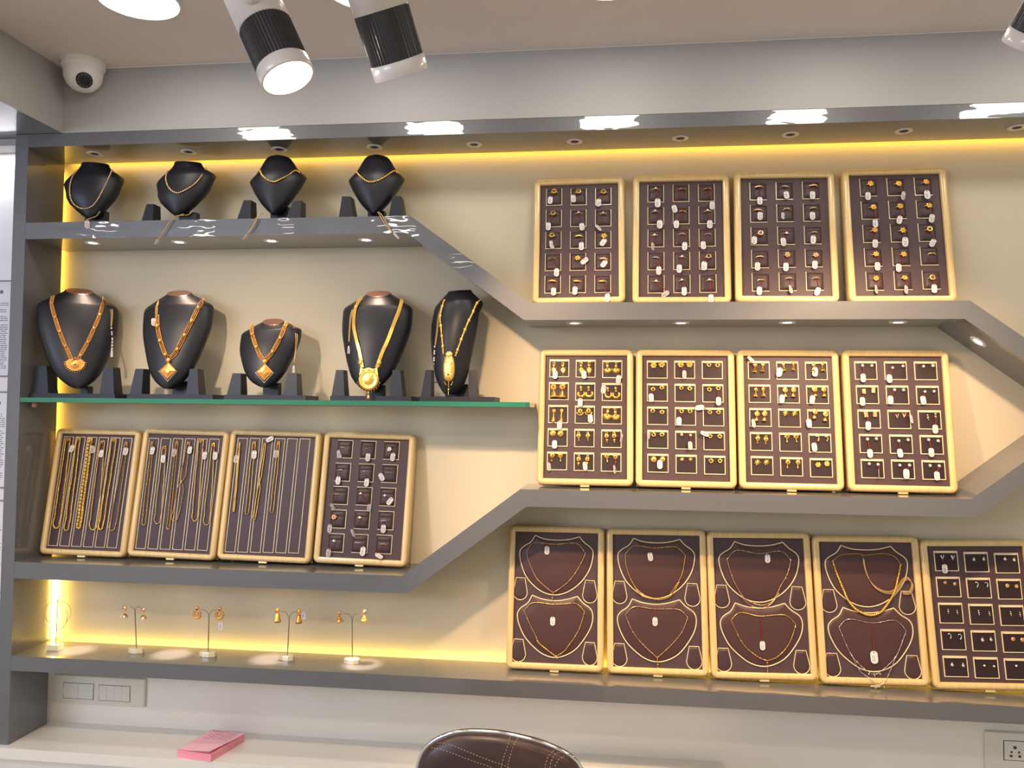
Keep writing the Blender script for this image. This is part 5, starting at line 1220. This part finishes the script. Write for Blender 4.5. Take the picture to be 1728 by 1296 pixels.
# ------------------------------------------------------------------ downlights set in the shelving
def downlight(p, label, on_, axis=Vector((0, 0, -1)), energy=1.2, r=.0225, cone=70, group='shelf downlights'):
    m = frame_to(p, axis)
    o = thing('recessed_downlight', label, 'downlight', m, group)
    b = B().lathe([(r, -.0008), (r, .0012), (r*.92, .0022), (r*.55, .0014), (r*.5, -.0002)], 28, 0, None, True, False, False); b.build('bezel', 'plastic' if on_ else 'lampwhite', o)
    if on_: B().lathe([(r*.56, .0004), (r*.54, .0012)], 20).build('lamp', 'miniface', o)
    else: B().lathe([(r*.5, .0002), (r*.48, .0008)], 20).build('lamp', 'slot', o)
    if on_:
        light('downlight_beam', 'SPOT', p+axis*.006, energy, (255, 220, 196), spot_size=radians(cone), spot_blend=.8, shadow_soft_size=.010, aim=p+axis)
for i, (x, y) in enumerate([(-1.537, .070), (-1.245, .076), (-.968, .078), (-.685, .082), (-.396, .084), (-.113, .084), (.176, .082), (.466, .078), (.756, .076), (1.036, .074), (1.32, .074)][:10]):
    downlight(Vector((x, y, Z['fas0']-.0001)), ['unlit white downlight above the first upper bust by the post', 'unlit white downlight above the second upper bust', 'unlit white downlight above the third upper bust', 'unlit white downlight above the last upper bust', 'unlit white downlight over bare wall before the ring trays',
        'unlit white downlight above the first ring tray', 'unlit white downlight above the second ring tray', 'unlit white downlight above the third ring tray', 'unlit white downlight above the fourth ring tray', 'unlit white downlight past the last ring tray'][i], False, group='unlit fascia downlights')
for i, (x, y) in enumerate([(-1.529, .062), (-1.262, .068), (-.982, .070), (-.703, .076)]):
    downlight(Vector((x, y, Z['sh0']-.0001)), 'lit round downlight under the upper shelf, %s from the post' % ORD[i], True, energy=2.6, cone=64)
for i, (x, y) in enumerate([(-.108, .074), (.179, .074), (.456, .070), (.737, .070)]):
    downlight(Vector((x, y, Z['hex0']-.0001)), 'lit round downlight inside the hexagon above its %s earring tray' % ORD[i], True, energy=1.0)
dsl = Vector((api[0]-bot3[0], 0, api[1]-bot3[1])).normalized(); nrm_ = Vector((dsl.z, 0, -dsl.x))
if nrm_.z > 0: nrm_ = -nrm_
pd = at(1655, 574, .075); base_ = Vector((bot3[0], 0, bot3[1])); s_ = (Vector((pd.x, 0, pd.z))-base_).dot(dsl); pd = base_+dsl*s_; pd.y = .085
downlight(pd+nrm_*.0003, 'lit round downlight in the sloping underside of the hexagon', True, nrm_, 1.0)
for i, (x, y) in enumerate([(-1.556, .08), (-1.262, .085), (-.965, .085), (-.695, .08)]):
    downlight(Vector((x, y, Z['low0']-.0001)), 'lit downlight under the chain tray shelf, %s from the post' % ORD[i], True, energy=10.0, cone=36)

# ------------------------------------------------------------------ ceiling lights
zc = Z['ceil']
def disc(x, y, label, r=.093):
    o = thing('ceiling_light', label, 'ceiling light', frame_to((x, y, zc), (0, 0, -1)), 'round ceiling panel lights')
    B().lathe([(r+.006, -.0004), (r+.006, .003), (r, .004), (r-.001, .002)], 40, 0, None, True, False, False).build('rim', 'plastic', o)
    B().lathe([(r, .001), (r-.002, .0025)], 40).build('diffuser', 'disc', o)
disc(-1.144, -.362, 'round glowing ceiling panel beside the dome camera')
disc(-.580, -.356, 'round glowing ceiling panel behind the white track spotlight')
disc(-.016, -.350, 'round ceiling panel nearest the wall, between the track spotlights and the ring trays')
disc(.546, -.350, 'round ceiling panel mirrored in the fascia above the third ring tray')
disc(1.108, -.350, 'round ceiling panel mirrored in the fascia past the fourth ring tray')
for i, (x, w_) in enumerate(zip((-2.83, -2.27, -1.706, -1.144, -.58, -.016, .546, 1.108), ('first', 'second', 'third', 'fourth', 'fifth', 'sixth', 'seventh', 'eighth'))):
    disc(x, -2.07, 'round ceiling panel light over the viewer, %s in its row from the assumed entrance' % w_)

# track spotlights
TRY = -.86
def spot(px, D, diam, axis, label, lower=.026, black=.080, upper=.16, lit=14.0, knob=True):
    dd = ray(*px); p = CAM+dd*(D/ dd.dot(_fwd))      # centre of the lit face
    ax = Vector(axis).normalized(); m = frame_to(p, ax)
    o = thing('track_spotlight', label, 'spotlight', m, 'track spotlights'); r = diam/2
    B().lathe([(r*.97, -lower), (r, -lower+.001), (r, -.001), (r*.985, 0), (r*.93, 0), (r*.92, -.004)], 40, 0, None, True, True, False).build('trim_ring', 'lampwhite', o)
    b = B(); n = 96; L = []
    for zz in (-lower, -lower-black):
        L.append([((r*(.985 if i % 2 else .955))*cos(2*pi*i/n), (r*(.985 if i % 2 else .955))*sin(2*pi*i/n), zz) for i in range(n)])
    b.loops(L, 0, False, True, True, True); b.build('heat_sink', 'lampblack', o)
    z0_ = -lower-black
    b = B().lathe([(r*.9, z0_), (r, z0_-.001), (r, z0_-upper+.006), (r*.93, z0_-upper), (r*.1, z0_-upper)], 40); b.build('housing', 'lampwhite', o)
    B().lathe([(r*.93, -.006), (r*.925, -.0035)], 36).build('lens', 'spotface', o)
    if knob:
        tocam = (CAM-p).normalized(); inv = m.inverted().to_3x3(); lc = inv @ knob if isinstance(knob, Vector) else inv @ tocam
        lc.z = 0; lc.normalize(); kb = B().lathe([(.016, 0), (.017, .006), (.013, .014), (.004, .017)], 18, 0, frame_to(lc*r+Vector((0, 0, z0_-.030)), lc)); kb.build('swivel_knob', 'lampwhite', o)
    # stem up to the ceiling
    top = m @ Vector((0, 0, z0_-upper*.6)); up = Vector((top.x, TRY, zc-.0226))
    if up.z-top.z > .01:
        B().tube([top, up], .009, 10).build('stem', 'lampwhite', o, m.inverted())
    return o, p, ax
def cdir(r_, u_, f_): return RT*r_+UP*u_+_fwd*f_
s1, p1, ax1 = spot((486.5, 132.5), 1.44, .0955, cdir(.41, -.88, -.15), 'tilted white spotlight with glowing face showing')
s2, p2, ax2 = spot((678, 127), 1.44, .0965, cdir(.27, -.88, .45), 'white spotlight whose lens faces the wall', upper=.15, knob=cdir(.75, .1, -.55))
s3, p3, ax3 = spot((1736, 83), 1.44, .0955, cdir(-.195, -.71, .58), 'partly seen spotlight in the top corner by the far fascia end', upper=.15)
s4, p4, ax4 = spot((-150, 110), 1.44, .0955, cdir(.25, -.80, .50), 'assumed white spotlight on the track over the bangle stand, past the bulkhead', upper=.15)  # out-of-view lamp, assumed from the bright counter and bust shadows
track = B().box(-1.2, 1.6, TRY-.02, TRY+.02, zc-.022, zc-.0005)
tag(track.build('lighting_track', 'lampwhite'), 'white ceiling track that carries the spotlights', 'lighting track')
WARM = (255, 214, 172)
light('spot_beam_a', 'SPOT', p2+ax2*.004, 70.0, WARM, spot_size=radians(80), spot_blend=.7, shadow_soft_size=.03, aim=Vector((.25, DW, 1.35)))
light('spot_beam_b', 'SPOT', p3+ax3*.004, 68.0, WARM, spot_size=radians(80), spot_blend=.7, shadow_soft_size=.03, aim=Vector((.6, DW, 1.35)))
light('spot_beam_c', 'SPOT', p1+ax1*.004, 12.0, WARM, spot_size=radians(80), spot_blend=.7, shadow_soft_size=.04, aim=p1+ax1)
light('assumed_spot_beam', 'SPOT', p4+ax4*.004, 34.0, (255, 230, 205), spot_size=radians(84), spot_blend=.7, shadow_soft_size=.03, aim=Vector((-1.05, DW, 1.2)))  # beam of the assumed out-of-view spotlight
# unseen cool fill light; daylight from the left is assumed, no entrance is built
light('assumed_daylight_fill', 'AREA', (-2.9, -3.6, 2.28), 42.0, (205, 220, 255), shape='RECTANGLE', size=2.0, size_y=.7, aim=Vector((-1.3, 0.1, 1.5)))

light('notice_wall_fill', 'AREA', (-2.15, .055, at(10, 250, 0.05).z-.004), 1.7, (250, 250, 255), shape='RECTANGLE', size=.75, size_y=.03, aim=Vector((-2.15, .075, 1.0)))  # unseen fill light added to brighten the white notice wall
# ------------------------------------------------------------------ dome camera
pc_ = atz(136, 96, zc); pc_ = Vector((XB+.075, -.085, zc))
q = atz(141, 105, zc)
dc = thing('dome_camera', 'white dome security camera on the ceiling corner', 'security camera', frame_to((q.x, q.y, zc), (0, 0, -1)))
B().lathe([(.058, -.0003), (.058, .016), (.054, .022), (.050, .024)], 36).build('mount_ring', 'plastic', dc)
B().lathe([(.052, .022), (.0525, .030), (.050, .048), (.043, .064), (.030, .077), (.014, .083), (.002, .084)], 36).build('dome', 'plastic', dc)
tocam = (CAM-Vector((q.x, q.y, zc-.03))).normalized(); tocam = (tocam+Vector((.10, 0, -.40))).normalized()
iv = dc.matrix_world.inverted(); ld = (iv.to_3x3() @ tocam).normalized(); ctr = Vector((0, 0, .036))
eye = frame_to(ctr+ld*.0480, ld)
eo = B().lathe([(.0215, -.006), (.0215, .003), (.0195, .0042), (.002, .0034)], 28).build('lens_disc', 'lens', dc, eye)
b = B()
for k in range(12): b.sphere((.0166*cos(k*pi/6), .0166*sin(k*pi/6), .0040), (.0009, .0009, .0005), 0, 6, 4)
b.build('infrared_ring', 'plastic', eo)
B().lathe([(.0080, .003), (.0080, .0055), (.0065, .006), (.001, .0062)], 18).build('lens', 'lens', eo)
b = B()
for k in range(6):
    a = (iv.to_3x3() @ Vector((-.8, -.6, 0))); a0 = atan2(a.y, a.x)+(k-2.5)*.055
    b.box(-.0012, .0012, -.0006, .0002, -.0016, .0016, 0 if k < 4 else 1, T((.0583*cos(a0), .0583*sin(a0), .010)) @ Rz(a0+pi/2))
b.build('maker_mark', ['print', 'redstone'], dc)

# ------------------------------------------------------------------ counter, switches, pad, chair
cx1 = at(1217, 1284, DW).x
ct = B(); ct.box(XP0-.6, cx1, -.02, DW-.001, Z['cnt']-.03, Z['cnt'], 0)
cn = thing('counter', 'white gloss counter under the bottom shelf', 'counter', Vector((-.9, .08, 0)))
ci = cn.matrix_world.inverted()
ct.build('worktop', 'gloss_white', cn, ci.copy())
cb = B(); cb.box(XP0-.6, cx1-.02, .0, DW-.001, .0005, Z['cnt']-.0305); cb.build('cabinet_panel', 'gloss_white', cn, ci.copy())
def wallplate(px0, px1, py0, py1, label, modules, cat, socket=False):
    th = .010; Y = DW-th-.0005
    a = at(px0, py0, Y); b_ = at(px1, py1, Y); c = (a+b_)/2; w = abs(b_.x-a.x)/2; h = abs(a.z-b_.z)/2
    o = thing('switch_plate' if not socket else 'socket_plate', label, cat, Vector((c.x, DW-.0008, c.z)))
    bb = B(); bb.loops([rrect(-w, w, -h, h, .003, 0.0), rrect(-w, w, -h, h, .003, -th+.002), rrect(-w+.002, w-.002, -h+.002, h-.002, .002, -th)], 0, False, True, False, True); bb.build('plate', 'switchplate', o)
    for (mx0, mx1, my0, my1, n_) in modules:
        p = at(mx0, my0, Y)-c; q_ = at(mx1, my1, Y)-c; x0_, x1_ = p.x, q_.x; z1_, z0_ = p.z, q_.z
        fr = B(); fr.box(x0_-.0016, x1_+.0016, -th-.0006, -th+.0005, z0_-.0016, z1_+.0016); mo = fr.build('module_gap', 'slot' if socket else 'gap', o)
        for k in range(n_):
            xa, xb = x0_+(x1_-x0_)*k/n_+.0003, x0_+(x1_-x0_)*(k+1)/n_-.0003
            B().add([(xa, -th-.0008, z0_), (xb, -th-.0008, z0_), (xb, -th-.0030, (z0_+z1_)/2), (xa, -th-.0030, (z0_+z1_)/2), (xa, -th-.0010, z1_), (xb, -th-.0010, z1_), (xa, -th, z0_), (xb, -th, z0_), (xb, -th, z1_), (xa, -th, z1_)],
                    [(0, 1, 2, 3), (3, 2, 5, 4), (6, 7, 1, 0), (4, 5, 8, 9), (6, 0, 3, 4, 9), (1, 7, 8, 5, 2)]).build('rocker' if not socket else 'socket_face', 'switchplate', mo)
        if socket:
            hb = B()
            for hx, hy, r_ in ((1711.9, 1261, .0042), (1706, 1268.4, .0028), (1718.8, 1269, .0028), (1705.4, 1275, .0034), (1720, 1276, .0034)):
                hp = at(hx, hy, Y)-c; hb.lathe([(r_, 0), (r_, .0006)], 12, 0, T((hp.x, -th-.0026, hp.z)) @ Rx(pi/2))
            hb.build('socket_holes', 'slot', mo)
    return o
wallplate(91, 243, 1138, 1194, 'wide ivory switch plate with rockers under the bottom shelf by the post', [(108, 157.5, 1152, 1180, 2), (168, 219, 1156, 1184, 4)], 'switch plate')
wallplate(1663, 1795, 1234, 1322, 'ivory socket plate with five holes on white wall', [(1694, 1752, 1250, 1285, 1)], 'socket plate', True)

# sticky note pad
ZS = zoomed(270, 1220, 10.8)
zt = Z['cnt']
A_p = atz(*ZS(315, 622), zt); B_p = atz(*ZS(925, 715), zt); C_p = atz(*ZS(1535, 335), zt); D_p = A_p+(C_p-B_p)
hpad = (at(*ZS(335, 490), A_p.y).z-zt)
cen = (A_p+B_p+C_p+D_p)/4
np_ = thing('note_pad', 'block of pink sticky notes on the white counter', 'note pad', Vector((cen.x, cen.y, zt+.0006)))
cz = Vector((cen.x, cen.y, zt)); fp = [Vector((p.x-cz.x, p.y-cz.y, 0)) for p in (A_p, B_p, C_p, D_p)]
b = B(); vv = [tuple(p) for p in fp]+[tuple(p+Vector((0, 0, hpad))) for p in fp]
b.add(vv, [(0, 3, 2, 1), (4, 5, 6, 7), (0, 1, 5, 4), (1, 2, 6, 5), (2, 3, 7, 6), (3, 0, 4, 7)]); b.build('paper_block', 'pinkside', np_)
for lift, nm in ((.0035, 'loose_sheet'), (.0065, 'note_sheet')):
    b = B(); n = 10; vs_ = []; fs_ = []
    for j in range(n+1):
        for i in range(n+1):
            u_, w_ = i/n, j/n; p = (fp[0]*(1-u_)+fp[1]*u_)*(1-w_)+(fp[3]*(1-u_)+fp[2]*u_)*w_
            cu = max(0, u_-.25)*max(0, 1-w_-.2); vs_.append(tuple(p+Vector((0, 0, hpad+.0006+.05*lift+lift*1.8*cu))-Vector((0.012*cu*0.6, 0, 0))))
    for j in range(n):
        for i in range(n):
            a = j*(n+1)+i; fs_.append((a, a+1, a+n+2, a+n+1))
    b.add(vs_, fs_, 0, True); so = b.build(nm, 'pink', np_)
rr = random.Random(11); b = B()
for row in range(5):                # handwriting: small loops of ink
    pts = []
    for k in range(16):
        u_ = .15+.72*k/15; w_ = .93-.075*row+rr.uniform(-.025, .025)
        p = (fp[0]*(1-u_)+fp[1]*u_)*(1-w_)+(fp[3]*(1-u_)+fp[2]*u_)*w_; cu = max(0, u_-.25)*max(0, 1-w_-.2); pts.append(p+Vector((0, 0, hpad+.0014+.0117*cu)))
    b.tube(cr(pts, 3), .0004, 4)
b.build('handwriting', 'pencil', so)

# leather chair in front of the counter
YC = -.42
ZC = zoomed(680, 1210, 3.0857)
outline = [(72, 262), (85, 215), (112, 165), (160, 122), (230, 90), (310, 75), (400, 75), (500, 82), (600, 102), (700, 126), (790, 160), (860, 195), (905, 232), (925, 265)]
tp = [at(*ZC(x, y), YC) for x, y in outline]
zbot = .52; xl_, xr_ = tp[0].x-.055, tp[-1].x+.045
e0 = tp[0]+(tp[0]-tp[1])*1.2; e1 = tp[-1]+(tp[-1]-tp[-2])*1.2
full = [Vector((xl_+.06, YC, zbot)), Vector((xl_+.01, YC, zbot+.12)), Vector((xl_-.004, YC, zbot+.26)), Vector((xl_+.012, YC, (zbot+.26+tp[0].z)/2)), e0]+tp+[e1, Vector((xr_-.010, YC, (zbot+.26+tp[-1].z)/2)), Vector((xr_+.004, YC, zbot+.26)), Vector((xr_-.01, YC, zbot+.12)), Vector((xr_-.06, YC, zbot))]
oc = cr(full, 5, True); ccx = sum(p.x for p in oc)/len(oc); ccz = .80
chair = thing('office_chair', 'brown leather office chair with chrome rimmed back in front of counter', 'chair', Vector((ccx, YC, 0)))
ciw = chair.matrix_world.inverted()
def csec(k, y): return [((p.x-ccx)*k, y, ccz+(p.z-ccz)*k) for p in oc]
b = B(); b.loops([csec(.965, .030), csec(.985, .026), csec(.985, -.004), csec(.975, -.014), csec(.93, -.021), csec(.80, -.026), csec(.5, -.029), csec(.05, -.030)], 0, True, True, True, True)
back = b.build('backrest', 'leather', chair)
B().tube([Vector(p) for p in csec(.993, .004)], .0050, 8, 0, True).build('chrome_rim', 'chrome', chair)
def backy(x, z_):                     # depth of the cushion surface at a point
    k = max(abs(x)/.24, abs(z_-ccz)/.3); return -.0275+.006*max(0, k-.4)
def seam(pts, nm='stitching'):
    b = B(); P = cr([at(*ZC(x, y), YC-.025) for x, y in pts], 8); P = resample(P, .004)
    for a_, c_ in zip(P[0:-1:2], P[1::2]):
        q0, q1 = a_-Vector((ccx, YC, 0)), c_-Vector((ccx, YC, 0)); q0.y = -.0262; q1.y = -.0262
        b.tube([q0, q1], .0009, 4)
    b.build(nm, 'stitch', back)
bvhc = BVHTree.FromPolygons([back.matrix_world @ v.co+Vector((ccx, YC, 0))*0 for v in back.data.vertices], [tuple(p.vertices) for p in back.data.polygons])
def seam2(pts):
    b = B(); P = []
    for p in cr([Vector((x, y, 0)) for x, y in pts], 12):
        dd = ray(*ZC(p.x, p.y)).normalized(); o_ = CAM-Vector((ccx, YC, 0)); h_ = bvhc.ray_cast(o_, dd)
        if h_[0] is not None: P.append(h_[0]-dd*.0006)
    if len(P) < 4: return
    P = resample(P, .0035)
    for a_, c_ in zip(P[0:-1:2], P[1::2]): b.tube([a_, c_], .0007, 4)
    b.build('stitching', 'stitch', back)
for s in ([(560,100),(545,150),(525,210),(512,262),(490,420),(480,640)], [(598,108),(575,150),(558,205),(545,258),(524,420),(514,640)], [(178,135),(240,142),(330,178),(440,222),(550,262),(700,330),(880,420)], [(148,160),(210,172),(300,205),(380,235),(460,262),(620,330),(860,450)], [(785,175),(760,200),(748,230),(740,262),(725,420),(720,640)], [(830,185),(795,192),(775,225),(765,262),(752,420),(748,640)], [(840,205),(812,220),(800,240),(790,262)]): seam2(s)
b = B()                                # seat, column and star base
sl = lambda k, z_: [(.245*k*math.copysign(abs(cos(a))**.7, cos(a)), -.26+.24*k*math.copysign(abs(sin(a))**.7, sin(a)), z_) for a in [2*pi*i/28 for i in range(28)]]
b.loops([sl(.9, .43), sl(1, .445), sl(1, .49), sl(.93, .515), sl(.5, .525), sl(.05, .525)], 0, True, True, True, True); b.build('seat', 'leather', chair)
B().lathe([(.03, .10), (.03, .30), (.022, .30), (.022, .43)], 16, 0, T((0, -.26, 0))).build('column', 'chrome', chair)
for k in range(5):
    a = 2*pi*k/5+.3; e = Vector((.28*cos(a), -.26+.28*sin(a), .075))
    leg = B().tube([(0, -.26, .13), tuple((Vector((0, -.26, .12))+e)/2+Vector((0, 0, .01))), tuple(e)], [.022, .018, .013], 8).build('base_arm', 'chrome', chair)
    B().lathe([(.027, -.018), (.029, -.012), (.029, .012), (.027, .018)], 16, 0, T(e+Vector((0, 0, -.0455))) @ Rz(a+pi/2) @ Rx(0) @ Ry(pi/2)).build('caster', 'black', leg)
B().tube([(0, .020, .60), (0, .045, .52), (0, .02, .44), (0, -.16, .428)], .016, 8).build('support_bar', 'chrome', chair)
for s in (-1, 1):
    B().tube(cr([(s*.235, -.02, .66), (s*.265, -.10, .70), (s*.27, -.28, .70), (s*.262, -.36, .62), (s*.22, -.36, .47)], 6), .012, 8).build('armrest', 'chrome', chair)

# framed notices on the white side wall
for i, (py0, py1, lb) in enumerate(((474, 636, 'upper grey framed notice on white wall beside the post'), (660, 824, 'middle grey framed notice on white wall beside the post'), (842, 1000, 'lower grey framed notice on white wall beside the post'))):
    Y = .0985; a = at(-60, py0, Y); b_ = at(17-(py0-474)*.03, py1, Y); w = b_.x-a.x; h = a.z-b_.z
    o = thing('notice', lb, 'notice', Vector((a.x, Y, b_.z)), 'framed notices')
    f = B(); L0 = rrect(0, w, 0, h, .0006, 0, 1); L1 = rrect(.004, w-.004, .004, h-.004, .0004, 0, 1)
    f.loops([[(x, .0, z_) for x, y, z_ in L0], [(x, -.004, z_) for x, y, z_ in L0], [(x, -.004, z_) for x, y, z_ in L1], [(x, -.001, z_) for x, y, z_ in L1]], 0, False); f.build('frame', 'docframe', o)
    B().box(.003, w-.003, -.0018, -.0006, .003, h-.003).build('sheet', 'paper', o)
    pr = B(); rr = random.Random(i)
    pr.lathe([(.006, 0), (.006, .0003)], 12, 0, T((w*.78, -.0018, h*.88)) @ Rx(pi/2))
    zz = h*.76
    while zz > h*.08:
        x = .012
        while x < w-.02:
            l = rr.uniform(.004, .016); pr.box(x, min(x+l, w-.012), -.0022, -.0018, zz, zz+.0022); x += l+.0025
        zz -= .0062 if rr.random() < .85 else .014
    pr.build('print', 'print', o)

# ------------------------------------------------------------------ ambient of the shop behind the viewer
w = bpy.data.worlds.new('shop_ambient'); SC.world = w; w.use_nodes = True
bg = w.node_tree.nodes['Background']; bg.inputs['Color'].default_value = (.92, .865, .80, 1); bg.inputs['Strength'].default_value = .60
print('OBJECT COUNT', len(bpy.data.objects))
